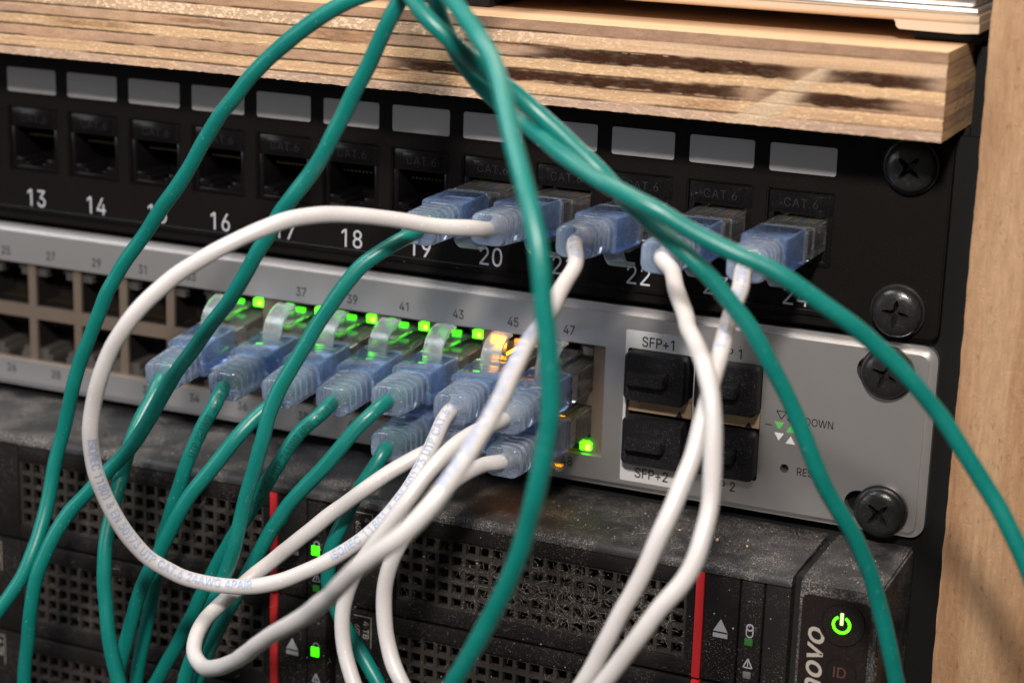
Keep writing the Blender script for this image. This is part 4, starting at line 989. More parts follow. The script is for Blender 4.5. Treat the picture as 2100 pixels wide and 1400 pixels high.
# right ear with the power button
ear = MB()
prof = [(2, -46.2), (-24.3, -46.4), (-26.2, -47.4), (-26.6, -49.5), (-26.6, -134), (2, -134)]
ear.prism(prof, 222.2, 239.6, axis='x')
es = [e for e in ear.bm.edges if abs(e.verts[0].co.x - e.verts[1].co.x) < 1e-5]
bmesh.ops.bevel(ear.bm, geom=es, offset=0.5, segments=2, affect='EDGES')
er = ear.build('ear', 'server_top', server, smooth=50)
mb = MB(); mb.prism(rrect(223.0, 237.6, -134, -49.6, 1.5, 5), -27.1, -26.4)
er_face = mb.build('ear_panel', 'ear_gloss', er, smooth=30)
MB().box(220.2, 222.2, -23, 0, -134, -47.6).build('seam', 'black_hole', server)
btn = (231.7, -54.7)
mb = MB(); mb.ring(btn, 4.3, 4.9, -27.5, -27.05, 48); mb.cyl(btn, 4.3, -27.05, -27.25, 48)
pb = mb.build('power_button', 'ear_gloss', er)
mb = MB(); mb.ring((btn[0], btn[1] - 0.25), 1.5, 1.98, -27.42, -27.3, 40, a0=118, a1=422)
mb.build('power_symbol', 'led_green_core', er)
mb = MB(); mb.box(btn[0] - 0.33, btn[0] + 0.33, -27.44, -27.3, btn[1] - 0.3, btn[1] + 2.35, bev=0.05)
mb.build('power_symbol', emit('white_green_led', (0.5, 1.0, 0.25), 3.0), er)
idc = (232.0, -65.7)
mb = MB(); mb.ring(idc, 3.1, 3.5, -27.4, -27.05, 40); mb.cyl(idc, 3.1, -27.05, -27.2, 40)
mb.build('id_button', 'ear_gloss', er)
join_texts([dict(body='ID', size=2.3, cx=idc[0], cz=idc[1], y=-27.2, depth=0.05, bold=0.02)], 'id_lettering', 'id_print', er)
join_texts([dict(body='lenovo', size=4.3, cx=225.9, cz=-67.3, sx=1.12, rot=math.pi / 2, y=-27.1, depth=0.05, bold=0.24, shear=0.2, spacing=1.0)], 'logo', 'logo', er)

# ------------------------------------------------------------------ lint on the grilles (uncountable)
def tube_points(mb, pts, r, n=4):
    rings = []
    for i, p in enumerate(pts):
        t = (pts[min(i + 1, len(pts) - 1)] - pts[max(i - 1, 0)]).normalized()
        u = t.cross(Vector((0.3, 0.8, 0.5))).normalized(); v = t.cross(u)
        rings.append([p + (u * math.cos(2 * math.pi * k / n) + v * math.sin(2 * math.pi * k / n)) * r for k in range(n)])
    mb.loft(rings, cap=False)
lint = MB()
rng = random.Random(12)
for i in range(1500):
    if i < 900:
        x = rng.gauss(172, 14); z = rng.gauss(-63, 4.5)
        if not (128 < x < 197 and -71 < z < -53.5): continue
        y = SY + rng.uniform(-0.4, 1.2)
    elif i < 1350:
        x = rng.uniform(22, 200); z = rng.uniform(-98, -53); y = SY + rng.uniform(-0.3, 0.9)
    else:
        x = rng.uniform(100, 236); y = rng.uniform(-24, -2); z = -46.35
    p = Vector((x, y, z)); d = Vector((rng.gauss(0, 1), rng.gauss(0, .25), rng.gauss(0, 1))).normalized()
    if i >= 1350: d = Vector((rng.gauss(0, 1), rng.gauss(0, 1), 0.02)).normalized()
    pts = [p.copy()]
    L = rng.uniform(0.5, 2.6) / 5
    for k in range(5):
        d = (d + Vector((rng.gauss(0, .35), rng.gauss(0, .1), rng.gauss(0, .35) if i < 1350 else 0))).normalized()
        p = p + d * L; pts.append(p.copy())
    tube_points(lint, pts, rng.uniform(0.010, 0.024), 3)
for i in range(900):                                     # specks
    if i < 600:
        x = rng.uniform(60, 238); y = rng.uniform(-25, -1); z = -46.4 - 0.019 * (2 - y) + 0.02
        if x > 219: z = -46.25
    else:
        x = rng.uniform(100, 235); y = SY - 0.05; z = rng.uniform(-100, -48)
    s = abs(rng.gauss(0.05, 0.05)) + 0.03
    r = bmesh.ops.create_icosphere(lint.bm, subdivisions=1, radius=s)
    bmesh.ops.translate(lint.bm, verts=r['verts'], vec=(x, y, z))
lo = lint.build('dust', 'dust', None, smooth=None)
tag(lo, 'grey lint and dust specks caught on the black server grilles', 'dust', kind='stuff')
mb = MB()
crumbs = MB()
for x, y, s in ((199.5, -14, 0.42), (206.5, -14.5, 0.28), (236.4, -25.0, 0.42), (190, -12, 0.2), (230.5, -12, 0.25)):
    r = bmesh.ops.create_icosphere(crumbs.bm, subdivisions=1, radius=s)
    for v in r['verts']: v.co *= rng.uniform(0.7, 1.2)
    bmesh.ops.translate(crumbs.bm, verts=r['verts'], vec=(x, y, -46.5 + s * 0.5))
mb.bm.free()
co = crumbs.build('sawdust_crumbs', mat('wood_crumb', (0.62, 0.43, 0.25), 0.8), None)
tag(co, 'tan wood crumbs scattered on the top of the black server', 'crumbs', kind='stuff')

# ------------------------------------------------------------------ cables
def catmull(P, step=1.2):
    P = [Vector(p) for p in P]
    P = [P[0] * 2 - P[1]] + P + [P[-1] * 2 - P[-2]]
    out = []
    for i in range(1, len(P) - 2):
        p0, p1, p2, p3 = P[i - 1:i + 3]
        t0 = 0; t1 = max((p1 - p0).length, 1e-6) ** 0.5; t2 = t1 + max((p2 - p1).length, 1e-6) ** 0.5; t3 = t2 + max((p3 - p2).length, 1e-6) ** 0.5
        n = max(2, int((p2 - p1).length / step))
        for k in range(n):
            t = t1 + (t2 - t1) * k / n
            A1 = p0 * ((t1 - t) / (t1 - t0)) + p1 * ((t - t0) / (t1 - t0))
            A2 = p1 * ((t2 - t) / (t2 - t1)) + p2 * ((t - t1) / (t2 - t1))
            A3 = p2 * ((t3 - t) / (t3 - t2)) + p3 * ((t - t2) / (t3 - t2))
            B1 = A1 * ((t2 - t) / (t2 - t0)) + A2 * ((t - t0) / (t2 - t0))
            B2 = A2 * ((t3 - t) / (t3 - t1)) + A3 * ((t - t1) / (t3 - t1))
            out.append(B1 * ((t2 - t) / (t2 - t1)) + B2 * ((t - t1) / (t2 - t1)))
    out.append(P[-2])
    return out
def smooth_path(pts, it):
    a = np.array([p[:] for p in pts])
    for _ in range(it):
        a[1:-1] = a[1:-1] * 0.5 + (a[:-2] + a[2:]) * 0.25
    return [Vector(p) for p in a]
REF = Vector((0.42, -0.85, 0.32)).normalized()
def kinked(pts, seed):
    """the small kinks and waves a twisted-pair lead keeps from being coiled"""
    rng = np.random.RandomState(seed)
    k = len(pts)
    def w(width, amp):
        a = np.convolve(rng.rand(k + 80) - 0.5, np.hanning(width) / ((width - 1) / 2), 'same')[40:40 + k]
        return a * amp
    env = np.clip(np.minimum(np.arange(k), np.arange(k)[::-1]) / 12.0, 0, 1)
    out = []
    A = [(w(23, 2.6) + w(9, 0.55)) * env for _ in range(3)]
    for i in range(k):
        out.append(pts[i] + Vector((A[0][i], A[1][i], A[2][i])))
    return out
def tube(mb, pts, r, seed, n=22):
    rng = np.random.RandomState(seed)
    k = len(pts)
    w1 = np.convolve(rng.rand(k + 24) - 0.5, np.hanning(9) / 4, 'same')[12:12 + k]
    w2 = np.convolve(rng.rand(k + 60) - 0.5, np.hanning(15) / 7, 'same')[30:30 + k]
    T = []
    for i in range(k):
        T.append((pts[min(i + 1, k - 1)] - pts[max(i - 1, 0)]).normalized())
    u = T[0].cross(Vector((0.1, 0.2, 1))).normalized()
    rings = []
    for i in range(k):
        u = (u - T[i] * u.dot(T[i])).normalized()
        v = T[i].cross(u)
        rr = r * (1 + w1[i] * 0.10); ov = 1 + w2[i] * 0.16
        c = pts[i]
        rings.append([c + (u * math.cos(2 * math.pi * a / n) * ov + v * math.sin(2 * math.pi * a / n) / ov) * rr for a in range(n)])
    mb.loft(rings)
def wrap_text(body, size, pts, r, s0, ang0=0.0, flip=False, sx=1.0):
    bm = text_bm(body, size, 0, 0, sx=sx, align='LEFT', y=0, depth=0, bold=0.07)
    bmesh.ops.triangulate(bm, faces=bm.faces[:])
    for _ in range(3):
        es = [e for e in bm.edges if e.calc_length() > 0.45]
        if not es: break
        bmesh.ops.subdivide_edges(bm, edges=es, cuts=1)
        bmesh.ops.triangulate(bm, faces=bm.faces[:])
    S = [0.0]
    for a, b in zip(pts, pts[1:]): S.append(S[-1] + (b - a).length)
    S = np.array(S)
    tot = S[-1]
    dead = []
    for v in bm.verts:
        s = s0 + (-v.co.x if flip else v.co.x)
        a = (v.co.z / r) * (-1 if flip else 1) + ang0
        if s < 0 or s > tot:
            dead.append(v); continue
        i = min(int(np.searchsorted(S, s)), len(pts) - 1); i = max(i, 1)
        f = (s - S[i - 1]) / (S[i] - S[i - 1])
        c = pts[i - 1].lerp(pts[i], f)
        t0 = (pts[i] - pts[max(i - 2, 0)]).normalized(); t1 = (pts[min(i + 1, len(pts) - 1)] - pts[i - 1]).normalized()
        t = t0.lerp(t1, f).normalized()
        n = (REF - t * REF.dot(t)).normalized()
        b = n.cross(t)
        v.co = c + (n * math.cos(a) + b * math.sin(a)) * (r * 1.05 + 0.06)
    if dead: bmesh.ops.delete(bm, geom=dead, context='VERTS')
    return bm

# --- plug pieces, local frame: origin at the port mouth, plug sticks out along -Y, latch up (+Z)
def rr3(w, h, y, r=1.0, n=4, dz=0.0, cham=0.0):
    P = rrect(-w / 2, w / 2, -h / 2, h / 2, r, n)
    return [(a, y, b + dz) for a, b in P]
def plug_meshes(front):
    """front = how far the clear part shows before the blue body starts (mm)"""
    out = {}
    f0, f1 = -front, -front - 13.8
    mb = MB()
    W, H = 11.4, 6.7
    prof = [(9.5, -H / 2), (9.5, H / 2), (f0 - 0.2, H / 2), (f0 - 0.2, -H / 2)]
    # body with a stepped top at the nose
    mb.loft([rr3(W, H, 9.5, 0.25, 1), rr3(W, H, f0 + 4.2, 0.25, 1), rr3(W - 0.5, H - 0.4, f0 + 4.1, 0.25, 1), rr3(W - 0.5, H - 0.4, f0 + 2.6, 0.25, 1), rr3(W, H, f0 + 2.5, 0.25, 1), rr3(W, H, f0 - 0.6, 0.25, 1)])
    # latch lever
    mb.sweep([(0, 8.5, H / 2 + 0.2), (0, 4, H / 2 + 1.3), (0, 0, H / 2 + 2.0), (0, f0 + 1.0, H / 2 + 2.5)], 4.6, 0.8)
    out['connector'] = (mb, 'clear', None)
    mb = MB()
    for i in range(8):
        xx = -3.57 + i * 1.02
        mb.box(xx - 0.15, xx + 0.15, 3.0, 9.2, -H / 2 + 0.35, -H / 2 + 2.2)
    out['contacts'] = (mb, 'gold', 'connector')
    mb = MB()
    for i in range(8):
        xx = -3.57 + i * 1.02
        mb.box(xx - 0.30, xx + 0.30, -2.0, 6.5, -1.9, -1.3)
    out['wires'] = (mb, None, 'connector')
    # blue body: box with chamfered underside and small lip at the rear
    mb = MB()
    BW, BH = 10.2, 7.9
    def sect(w, h, y, r=0.45): return rr3(w, h, y, r, 3)
    mb.loft([sect(BW, BH, f0), sect(BW, BH, f0 - 0.9), sect(BW - 0.25, BH - 0.2, f0 - 1.0), sect(BW - 0.25, BH - 0.2, f0 - 1.3), sect(BW, BH, f0 - 1.4),
             sect(BW, BH, f1 + 1.0), sect(BW - 0.5, BH - 0.4, f1 + 0.1), sect(BW - 1.0, BH - 0.9, f1)])
    out['boot'] = (mb, 'boot', None)
    # ribbed strain relief
    mb = MB()
    rings = []
    L = 11.6
    nrib = 4
    def oct_(w, h, y): return rr3(w, h, y, min(w, h) * 0.27, 3)
    y = f1 + 0.3
    rings.append(oct_(8.7, 7.2, y))
    for i in range(nrib):
        t = i / nrib
        w, h = 8.9 - 0.7 * t, 7.4 - 0.35 * t
        ya = f1 - 0.4 - i * 2.35
        rings += [oct_(w - 3.0, h - 2.6, ya), oct_(w - 3.0, h - 2.6, ya - 0.80), oct_(w, h, ya - 0.84), oct_(w - 0.1, h - 0.1, ya - 2.30)]
    yl = f1 - 0.4 - nrib * 2.35
    rings += [oct_(6.3, 5.6, yl), oct_(6.2, 5.5, yl - 0.35), oct_(8.1, 6.9, yl - 0.6), oct_(7.9, 6.7, yl - 1.7), oct_(7.2, 6.0, yl - 2.0), oct_(4.0, 4.0, yl - 2.0)]
    mb.loft(rings)
    out['strain_relief'] = (mb, 'tail', 'boot')
    # curved hook over the latch
    mb = MB()
    pts = []
    for i in range(13):
        a = math.radians(4 + 96 * i / 12)
        # quarter ellipse rising from the body and leaning to the panel
        pts.append((0, f0 - 3.2 + 7.0 * (1 - math.cos(a)) * 0.98, BH / 2 - 0.6 + 6.2 * math.sin(a)))
    mb.sweep(pts, 4.6, 0.85)
    out['latch_hook'] = (mb, 'hook', 'boot')
    end = yl - 1.6
    res = {}
    for k, (b, m, par) in out.items():
        me = b.mesh(k, None, 28 if k == 'connector' else 50)
        if m: me.materials.append(M[m])
        res[k] = (me, par)
    w = res['wires'][0]
    cols = [(0.16, 0.13, 0.11), (0.25, 0.10, 0.03), (0.16, 0.13, 0.11), (0.03, 0.06, 0.2), (0.16, 0.13, 0.11), (0.02, 0.12, 0.05), (0.16, 0.13, 0.11), (0.12, 0.05, 0.03)]
    for i, c in enumerate(cols): w.materials.append(mat('wire_%d' % i, c, 0.4))
    for i, p in enumerate(w.polygons): p.material_index = min(7, i // 6)
    return res, end
PM_SW, END_SW = plug_meshes(10.4)
PM_PP, END_PP = plug_meshes(12.0)

def place_plug(parent, kind, x, z, zend, flip, yaw=0.0):
    """returns the point where the cable leaves and the direction"""
    pm, end = (PM_SW, END_SW) if kind == 'sw' else (PM_PP, END_PP)
    pitch = math.atan2(zend - z, -end)            # sag of the tail
    rot = Matrix.Rotation(math.radians(yaw), 4, 'Z') @ Matrix.Rotation(-pitch, 4, 'X')
    if flip: rot = rot @ Matrix.Rotation(math.pi, 4, 'Y')
    base = Matrix.Translation((Vector((x, 0, z)) * MM) - parent.location) @ rot
    objs = {}
    for k in ('connector', 'boot', 'contacts', 'wires', 'strain_relief', 'latch_hook'):
        me, par = pm[k]
        o = link(k, me, None, objs[par] if par else parent)
        if not par: o.matrix_local = base
        objs[k] = o
    e = rot @ Vector((0, end, 0)); d = rot @ Vector((0, -1, 0))
    return Vector((x, 0, z)) + e, d

CABLES = [
{'color': 'green', 'label': 'leftmost green cable of the fan, curving down to the lower left corner', 'group': 'green cables fanning down from above the shelf', 'a': None, 'b': None, 'text': [], 'pts': [[184.7, -62.0, 163.0], [180.6, -62.0, 145.4], [175.3, -62.0, 128.2], [168.5, -62.0, 111.6], [159.8, -62.0, 95.8], [145.9, -58.0, 77.5], [132.6, -58.0, 70.8], [123.8, -58.0, 66.2], [114.8, -57.0, 59.9], [107.5, -56.0, 53.4], [101.0, -55.0, 46.4], [95.3, -54.0, 39.8], [90.7, -53.0, 33.3], [86.3, -52.0, 27.1], [81.5, -51.0, 21.4], [76.3, -50.0, 14.6], [71.3, -50.0, 8.3], [66.8, -50.0, 1.3], [63.3, -50.0, -5.9], [59.8, -50.0, -13.4], [56.2, -50.0, -22.3], [53.1, -50.0, -31.5], [51.4, -51.0, -39.2], [50.4, -53.0, -47.6], [50.1, -56.0, -56.3], [49.5, -60.0, -63.4], [47.5, -63.0, -69.7], [44.7, -66.0, -74.8], [39.9, -70.0, -82.1], [31.2, -72.0, -92.9], [21.8, -72.0, -108.3], [14.2, -72.0, -124.6], [8.0, -72.0, -141.5], [2.9, -72.0, -158.7], [-1.1, -72.0, -176.3], [-4.4, -72.0, -194.0]]},
{'color': 'green', 'label': 'second green cable of the fan, passing behind the white loop to the bottom edge', 'group': 'green cables fanning down from above the shelf', 'a': None, 'b': None, 'text': [], 'pts': [[166.1, -68.0, 165.8], [164.3, -68.0, 147.9], [161.8, -68.0, 130.1], [158.7, -68.0, 112.3], [154.6, -68.0, 94.8], [150.1, -66.0, 80.1], [145.9, -65.0, 71.9], [143.3, -65.0, 67.5], [140.2, -64.0, 62.0], [135.8, -63.0, 54.9], [131.5, -62.0, 47.6], [128.1, -62.0, 40.8], [123.7, -61.0, 34.8], [119.7, -61.0, 29.6], [115.5, -60.0, 24.4], [111.9, -60.0, 18.5], [107.3, -59.0, 12.3], [102.3, -58.0, 5.1], [97.7, -57.0, -0.5], [92.7, -56.0, -6.3], [88.4, -56.0, -12.2], [83.7, -55.0, -18.7], [79.1, -54.0, -26.2], [73.9, -54.0, -33.5], [67.7, -54.0, -39.5], [62.1, -55.0, -46.0], [57.2, -57.0, -52.6], [54.5, -60.0, -59.2], [52.5, -62.0, -66.9], [51.6, -63.0, -74.6], [50.2, -63.0, -83.7], [49.6, -63.0, -92.7], [48.8, -63.0, -105.2], [47.9, -63.0, -123.2], [47.1, -63.0, -141.2], [46.6, -63.0, -159.2], [46.1, -63.0, -177.1], [45.7, -63.0, -195.1], [45.4, -63.0, -213.1]]},
{'color': 'green', 'label': 'green cable hanging in front of everything in the middle, ending at the bottom edge', 'group': 'green cables fanning down from above the shelf', 'a': None, 'b': None, 'text': [], 'pts': [[124.4, -70.0, 167.5], [127.8, -70.0, 149.8], [132.3, -70.0, 132.4], [138.0, -70.0, 115.3], [145.4, -70.0, 98.9], [154.8, -76.0, 83.6], [164.3, -84.0, 75.7], [171.1, -90.0, 72.1], [176.4, -95.0, 69.1], [180.7, -99.0, 65.5], [184.3, -103.0, 61.6], [187.6, -107.0, 57.1], [191.2, -111.0, 52.5], [194.5, -115.0, 47.2], [197.2, -118.0, 41.9], [199.5, -120.0, 36.0], [200.8, -120.0, 28.8], [201.6, -120.0, 21.5], [201.9, -120.0, 13.1], [201.5, -120.0, 5.0], [200.4, -120.0, -2.0], [198.7, -119.0, -9.2], [196.3, -118.0, -17.5], [192.6, -117.0, -25.8], [188.4, -116.0, -34.0], [183.6, -115.0, -42.7], [177.0, -113.0, -53.6], [169.4, -113.0, -69.9], [163.2, -113.0, -86.8], [158.2, -113.0, -104.1], [154.2, -113.0, -121.6], [150.9, -113.0, -139.4], [148.3, -113.0, -157.2]]},
{'color': 'green', 'label': 'green cable crossing right in front of the plugs, then down past the power button', 'group': 'green cables fanning down from above the shelf', 'a': None, 'b': None, 'text': [], 'pts': [[121.7, -66.0, 164.7], [124.6, -66.0, 146.9], [128.3, -66.0, 129.3], [133.1, -66.0, 111.9], [139.2, -66.0, 95.0], [145.6, -70.0, 81.9], [153.8, -76.0, 73.3], [158.4, -77.0, 69.3], [162.7, -76.0, 65.6], [165.2, -72.0, 61.7], [169.0, -68.0, 57.6], [174.6, -66.0, 53.0], [181.8, -66.0, 47.7], [189.2, -67.0, 42.7], [195.8, -68.0, 37.7], [201.2, -69.0, 33.9], [207.0, -70.0, 29.9], [211.8, -69.0, 25.5], [216.4, -68.0, 20.5], [219.8, -67.0, 16.1], [222.6, -66.0, 11.6], [225.3, -65.0, 7.3], [227.7, -64.0, 2.3], [229.9, -63.0, -2.7], [232.2, -62.0, -7.8], [235.2, -60.0, -15.1], [239.0, -57.0, -23.6], [242.5, -54.0, -32.6], [245.1, -52.0, -40.4], [247.6, -51.0, -48.9], [249.8, -50.0, -57.1], [252.4, -50.0, -65.9], [256.5, -50.0, -83.4], [259.8, -50.0, -101.1], [262.5, -50.0, -118.9], [264.6, -50.0, -136.8], [266.3, -50.0, -154.7], [267.6, -50.0, -172.7]]},
{'color': 'green', 'label': 'green cable crossing to the right and over the wooden post', 'group': 'green cables fanning down from above the shelf', 'a': None, 'b': None, 'text': [], 'pts': [[122.5, -62.0, 166.1], [125.6, -62.0, 148.4], [129.6, -62.0, 130.8], [134.7, -62.0, 113.5], [141.3, -62.0, 96.8], [148.8, -66.0, 82.7], [153.6, -68.0, 73.1], [155.5, -68.0, 68.5], [157.7, -66.0, 62.4], [159.9, -63.0, 57.7], [164.1, -62.0, 53.8], [170.0, -63.0, 50.7], [178.2, -68.0, 47.5], [187.3, -73.0, 44.3], [194.9, -76.0, 41.7], [201.3, -77.0, 39.7], [207.8, -76.0, 36.5], [214.6, -75.0, 33.5], [221.3, -74.0, 30.7], [227.4, -72.0, 27.9], [232.5, -70.0, 24.6], [237.5, -68.0, 21.1], [242.0, -65.0, 16.8], [246.0, -63.0, 13.0], [249.8, -62.0, 9.1], [253.5, -60.0, 4.5], [257.1, -59.0, -0.1], [260.6, -58.0, -5.2], [264.1, -57.0, -10.6], [267.6, -57.0, -16.4], [270.9, -57.0, -22.1], [274.2, -57.0, -28.9], [277.7, -58.0, -36.0], [284.2, -58.0, -52.8], [289.4, -58.0, -70.0], [293.6, -58.0, -87.5], [297.0, -58.0, -105.2], [299.7, -58.0, -123.0], [301.9, -58.0, -140.9]]},
{'color': 'green', 'label': 'green cable in port 35, hanging as the leftmost of the plugged greens', 'group': 'green cables plugged into the switch', 'a': ('sw', 35, -22.6, 0), 'b': None, 'text': [], 'pts': [[70.5, -39.0, -25.7], [69.1, -41.0, -28.6], [68.7, -44.0, -32.2], [68.2, -47.0, -37.6], [68.0, -50.0, -43.8], [67.8, -53.0, -50.6], [68.3, -56.0, -56.6], [68.8, -58.0, -64.1], [69.5, -59.0, -70.1], [70.8, -60.0, -76.1], [72.2, -60.0, -83.0], [74.1, -60.0, -88.9], [77.5, -60.0, -97.6], [82.8, -60.0, -114.8], [87.1, -60.0, -132.3], [90.5, -60.0, -150.0], [93.3, -60.0, -167.7], [95.5, -60.0, -185.6], [97.2, -60.0, -203.5]]},
{'color': 'green', 'label': 'green cable in port 37, passing behind the next one and down with dark printing', 'group': 'green cables plugged into the switch', 'a': ('sw', 37, -22.4, 0), 'b': None, 'text': [('UTP 24AWG 4PR CAT.6 CM 75C ISO/IEC 11801 ', 28, 0.25, True)], 'pts': [[88.8, -41.0, -24.1], [86.1, -42.0, -28.6], [83.5, -43.0, -34.5], [81.2, -44.0, -41.4], [78.5, -44.0, -49.2], [75.8, -44.0, -56.8], [73.7, -44.0, -64.4], [71.8, -44.0, -72.7], [70.1, -44.0, -81.6], [68.3, -44.0, -90.1], [66.7, -44.0, -99.2], [64.8, -44.0, -109.8], [62.3, -44.0, -127.6], [60.2, -44.0, -145.5], [58.6, -44.0, -163.4], [57.3, -44.0, -181.4], [56.2, -44.0, -199.4], [55.4, -44.0, -217.3]]},
{'color': 'green', 'label': 'green cable in port 39, sweeping down to the lower left over its neighbour', 'group': 'green cables plugged into the switch', 'a': ('sw', 39, -22.0, 0), 'b': None, 'text': [], 'pts': [[105.2, -43.0, -21.1], [102.2, -46.0, -24.1], [99.4, -50.0, -28.6], [95.3, -52.0, -34.4], [91.0, -53.0, -40.5], [87.2, -54.0, -46.3], [83.5, -54.0, -53.1], [80.1, -54.0, -59.6], [76.7, -54.0, -65.8], [73.5, -54.0, -74.2], [71.0, -54.0, -82.9], [68.8, -54.0, -91.0], [66.5, -54.0, -102.6], [63.7, -54.0, -120.4], [61.4, -54.0, -138.2], [59.6, -54.0, -156.1], [58.2, -54.0, -174.1], [57.0, -54.0, -192.1], [56.1, -54.0, -210.0]]},
{'color': 'green', 'label': 'green cable in port 41, showing dark printing near the bottom edge', 'group': 'green cables plugged into the switch', 'a': ('sw', 41, -21.8, 0), 'b': None, 'text': [('75C CAT.6 UTP 24AWG 4PR CM ISO/IEC 11801 ', 42, 0.2, True)], 'pts': [[115.4, -42.0, -23.2], [111.4, -43.0, -27.4], [107.3, -44.0, -33.9], [102.9, -44.0, -40.1], [99.1, -44.0, -46.8], [95.2, -44.0, -53.9], [91.3, -44.0, -61.2], [87.3, -44.0, -68.5], [83.6, -44.0, -75.9], [79.5, -44.0, -82.8], [75.0, -44.0, -91.2], [71.4, -44.0, -98.2], [67.1, -44.0, -109.3], [61.8, -44.0, -126.5], [57.6, -44.0, -144.0], [54.2, -44.0, -161.7], [51.5, -44.0, -179.5], [49.3, -44.0, -197.3], [47.5, -44.0, -215.3]]},
{'color': 'green', 'label': 'green cable in port 43, sweeping down under the white loop', 'group': 'green cables plugged into the switch', 'a': ('sw', 43, -19.4, 0), 'b': None, 'text': [], 'pts': [[128.1, -41.0, -20.7], [125.0, -43.0, -23.9], [121.6, -45.0, -28.8], [117.6, -46.0, -34.3], [112.2, -46.0, -40.7], [107.5, -46.0, -47.0], [103.4, -46.0, -54.1], [99.2, -46.0, -61.3], [96.1, -47.0, -68.1], [92.7, -48.0, -75.6], [89.0, -48.0, -83.6], [85.6, -48.0, -93.5], [82.1, -48.0, -104.2], [77.6, -48.0, -121.6], [74.0, -48.0, -139.3], [71.0, -48.0, -157.0], [68.7, -48.0, -174.9], [66.8, -48.0, -192.8], [65.3, -48.0, -210.7]]},
{'color': 'green', 'label': 'green cable from panel port 20 down and up again to switch port 44', 'group': None, 'a': ('pp', 20, 20.2, 0), 'b': ('sw', 44, -30.2, 0), 'text': [], 'pts': [[135.3, -44.0, 19.3], [132.3, -47.0, 17.2], [129.1, -50.0, 13.9], [126.0, -52.0, 9.2], [122.4, -53.0, 3.2], [119.0, -54.0, -3.1], [116.1, -55.0, -8.7], [113.3, -56.0, -14.0], [111.5, -57.0, -19.3], [110.3, -58.0, -24.9], [108.5, -58.0, -31.2], [106.7, -58.0, -37.7], [105.1, -58.0, -44.7], [103.4, -58.0, -51.2], [100.2, -57.0, -58.5], [97.4, -57.0, -65.4], [93.1, -56.0, -73.1], [89.3, -55.0, -81.4], [87.1, -55.0, -88.5], [88.0, -55.0, -97.4], [95.2, -54.0, -106.0], [109.5, -52.0, -107.2], [126.0, -50.0, -100.6], [135.3, -47.0, -90.2], [132.5, -45.0, -82.2], [128.2, -44.0, -77.1], [124.4, -44.0, -72.2], [121.1, -44.0, -67.3], [118.9, -44.0, -61.8], [119.1, -44.0, -56.0], [120.3, -44.0, -50.6], [122.1, -43.0, -45.4], [124.5, -42.0, -40.5], [126.7, -40.0, -35.8], [129.1, -38.0, -31.5]]},
{'color': 'white', 'label': 'white cable with blue printing that makes the big round loop at the left', 'group': 'white cables between the patch panel and the switch', 'a': ('pp', 21, 22.0, -3), 'b': ('sw', 45, -19.2, 2), 'text': [('ISO/IEC 11801 & EN 50173 UTP CAT.6 24AWG 4PAIR ', 122, 0.35, False), ('ISO/IEC 11801 & EN 50173 UTP CAT.6 24AWG 4PAIR ', 198, 0.35, False), ('30 ISO/IEC 11801 4PAIR 24AWG ', 258, 0.0, False)], 'pts': [[153.1, -42.0, 23.4], [150.0, -46.0, 24.1], [145.2, -50.0, 24.7], [139.9, -55.0, 25.7], [134.7, -60.0, 27.0], [129.6, -65.0, 27.5], [125.2, -70.0, 27.1], [121.4, -75.0, 26.0], [117.1, -79.0, 23.9], [112.2, -82.0, 20.7], [106.9, -84.0, 16.9], [102.1, -86.0, 12.1], [98.2, -88.0, 7.2], [93.6, -88.0, 0.3], [90.2, -88.0, -6.6], [87.5, -87.0, -14.0], [86.1, -86.0, -21.3], [86.0, -84.0, -29.4], [86.9, -81.0, -37.0], [89.2, -78.0, -43.7], [92.8, -75.0, -49.3], [97.8, -72.0, -53.1], [103.8, -69.0, -55.4], [111.7, -66.0, -55.6], [119.6, -63.0, -53.6], [126.2, -61.0, -50.1], [131.8, -59.0, -46.2], [136.5, -57.0, -42.1], [140.2, -54.0, -37.6], [142.7, -51.0, -33.0], [144.0, -48.0, -28.9], [144.3, -44.0, -25.1], [144.3, -40.0, -21.0]]},
{'color': 'white', 'label': 'white cable crossing in front of the other whites, with a narrow turn at lower left', 'group': 'white cables between the patch panel and the switch', 'a': ('pp', 22, 21.6, -1), 'b': ('sw', 46, -27.9, 0), 'text': [('CAT.6 UTP ', 4, -0.2, False), ('ISO/IEC 11801 & EN 50173 UTP CAT.6 24AWG 4PAIR ', 40, -0.6, False)], 'pts': [[174.6, -42.0, 19.4], [175.9, -50.0, 16.6], [177.8, -60.0, 14.5], [179.7, -72.0, 12.4], [181.7, -84.0, 10.1], [183.0, -95.0, 6.9], [184.1, -104.0, 3.7], [184.3, -112.0, 0.2], [182.6, -118.0, -4.5], [179.8, -122.0, -9.1], [175.8, -124.0, -13.8], [170.1, -123.0, -19.3], [162.9, -119.0, -26.3], [153.6, -112.0, -35.4], [141.4, -104.0, -45.5], [128.9, -96.0, -55.7], [118.6, -89.0, -63.8], [110.3, -83.0, -67.6], [105.3, -78.0, -66.7], [102.5, -71.0, -64.8], [101.4, -61.0, -63.3], [105.1, -54.0, -59.1], [110.6, -51.0, -53.8], [118.2, -50.0, -45.9], [124.1, -49.0, -40.4], [130.2, -49.0, -35.9], [135.1, -46.0, -32.1], [139.4, -43.0, -28.9], [142.3, -39.0, -27.2]]},
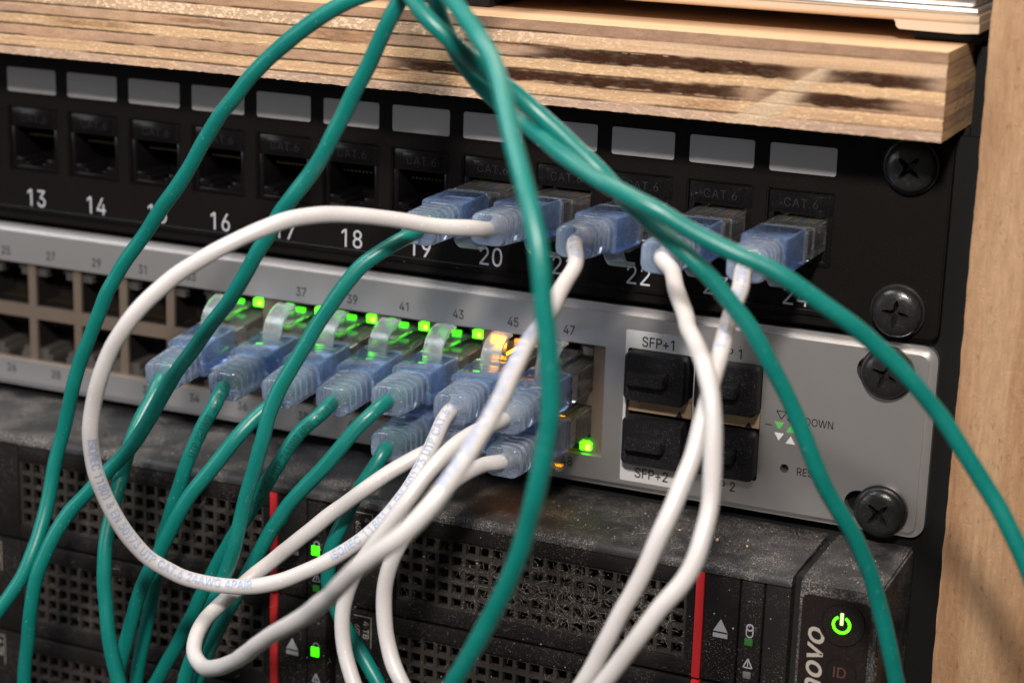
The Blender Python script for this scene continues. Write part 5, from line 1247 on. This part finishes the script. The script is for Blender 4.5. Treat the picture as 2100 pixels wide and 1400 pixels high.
{'color': 'white', 'label': 'white cable from panel port 23 down past the SFP plugs and up to port 47', 'group': 'white cables between the patch panel and the switch', 'a': ('pp', 23, 20.6, 0), 'b': ('sw', 47, -19.2, 0), 'text': [], 'pts': [[193.8, -38.0, 19.1], [197.8, -46.0, 17.0], [203.1, -56.0, 14.5], [208.6, -66.0, 12.2], [213.5, -74.0, 9.4], [216.6, -78.0, 5.1], [218.2, -80.0, -0.1], [219.1, -82.0, -6.4], [219.3, -84.0, -13.5], [219.0, -88.0, -20.8], [216.9, -90.0, -26.2], [214.1, -92.0, -30.3], [210.1, -93.0, -37.8], [204.1, -93.0, -47.5], [195.4, -92.0, -59.5], [180.9, -88.0, -72.8], [160.1, -80.0, -80.3], [144.7, -72.0, -77.4], [139.3, -69.0, -71.0], [135.6, -67.0, -64.8], [134.5, -66.0, -58.5], [135.1, -65.0, -52.3], [138.8, -65.0, -45.1], [143.4, -64.0, -38.1], [147.3, -62.0, -31.8], [150.3, -58.0, -26.5], [152.8, -53.0, -22.2], [154.5, -46.0, -19.9], [156.2, -41.0, -18.9]]},
{'color': 'white', 'label': 'white cable from panel port 24 down past the SFP plugs and up to port 48', 'group': 'white cables between the patch panel and the switch', 'a': ('pp', 24, 21.2, 0), 'b': ('sw', 48, -29.0, 0), 'text': [('4PAIR ISO/IEC 11801 UTP CAT.6 ', 2, -0.3, False)], 'pts': [[210.6, -44.0, 19.0], [211.5, -50.0, 16.5], [212.4, -57.0, 13.3], [213.0, -63.0, 10.0], [213.1, -67.0, 6.3], [212.9, -70.0, 1.5], [212.9, -73.0, -3.9], [212.6, -76.0, -8.8], [212.1, -79.0, -13.6], [210.8, -82.0, -18.6], [208.5, -84.0, -25.6], [205.1, -85.0, -33.8], [200.9, -86.0, -42.9], [196.6, -86.0, -51.8], [189.1, -84.0, -62.4], [175.7, -79.0, -72.8], [159.4, -72.0, -75.2], [150.7, -68.0, -70.0], [145.9, -66.0, -64.1], [143.5, -65.0, -57.8], [143.1, -64.0, -51.7], [144.6, -64.0, -45.4], [146.7, -63.0, -39.8], [149.0, -60.0, -34.6], [150.7, -54.0, -31.4], [152.5, -46.0, -29.7], [154.5, -38.0, -29.0]]}
]


def port_pos(kind, k):
    if kind == 'pp': return pX(k), 20.6, True
    return sX(k), (-18.4 if k % 2 else -29.0), k % 2 == 0
TEXTS = {}
for ci, cb in enumerate(CABLES):
    green = cb['color'] == 'green'
    rad = 1.66 if green else 1.70
    mid = cb['pts']
    if cb['a']: bx, bz, _ = port_pos(*cb['a'][:2]); base = (bx, 0, bz)
    elif cb['b']: bx, bz, _ = port_pos(*cb['b'][:2]); base = (bx, 0, bz)
    else: base = mid[0]
    root = empty('patch_cable', base, cb['label'], 'cable', cb['group'])
    pts = [Vector(p) for p in mid]
    if cb['a']:
        x, z, fl = port_pos(*cb['a'][:2])
        e, d = place_plug(root, cb['a'][0], x, z, cb['a'][2], fl, cb['a'][3])
        pts = [e - d * 8, e - d * 2, e + d * 1.5] + pts
    if cb['b']:
        x, z, fl = port_pos(*cb['b'][:2])
        e, d = place_plug(root, cb['b'][0], x, z, cb['b'][2], fl, cb['b'][3])
        pts = pts + [e + d * 1.5, e - d * 2, e - d * 8]
    path = kinked(smooth_path(catmull(pts, 1.3), 5), 500 + ci)
    mb = MB(); tube(mb, path, rad, 100 + ci)
    jk = mb.build('jacket', 'green_cable' if green else 'white_cable', root, smooth=60)
    for (body, s0, a0, flip) in cb['text']:
        bm = wrap_text(body, 1.75 if not green else 1.5, path, rad, s0, a0, flip, 0.9)
        m2 = MB(); m2.bm.free(); m2.bm = bm
        me = m2.mesh('printing', origin(jk))
        link('printing', me, 'dark_ink' if green else 'blue_ink', jk)
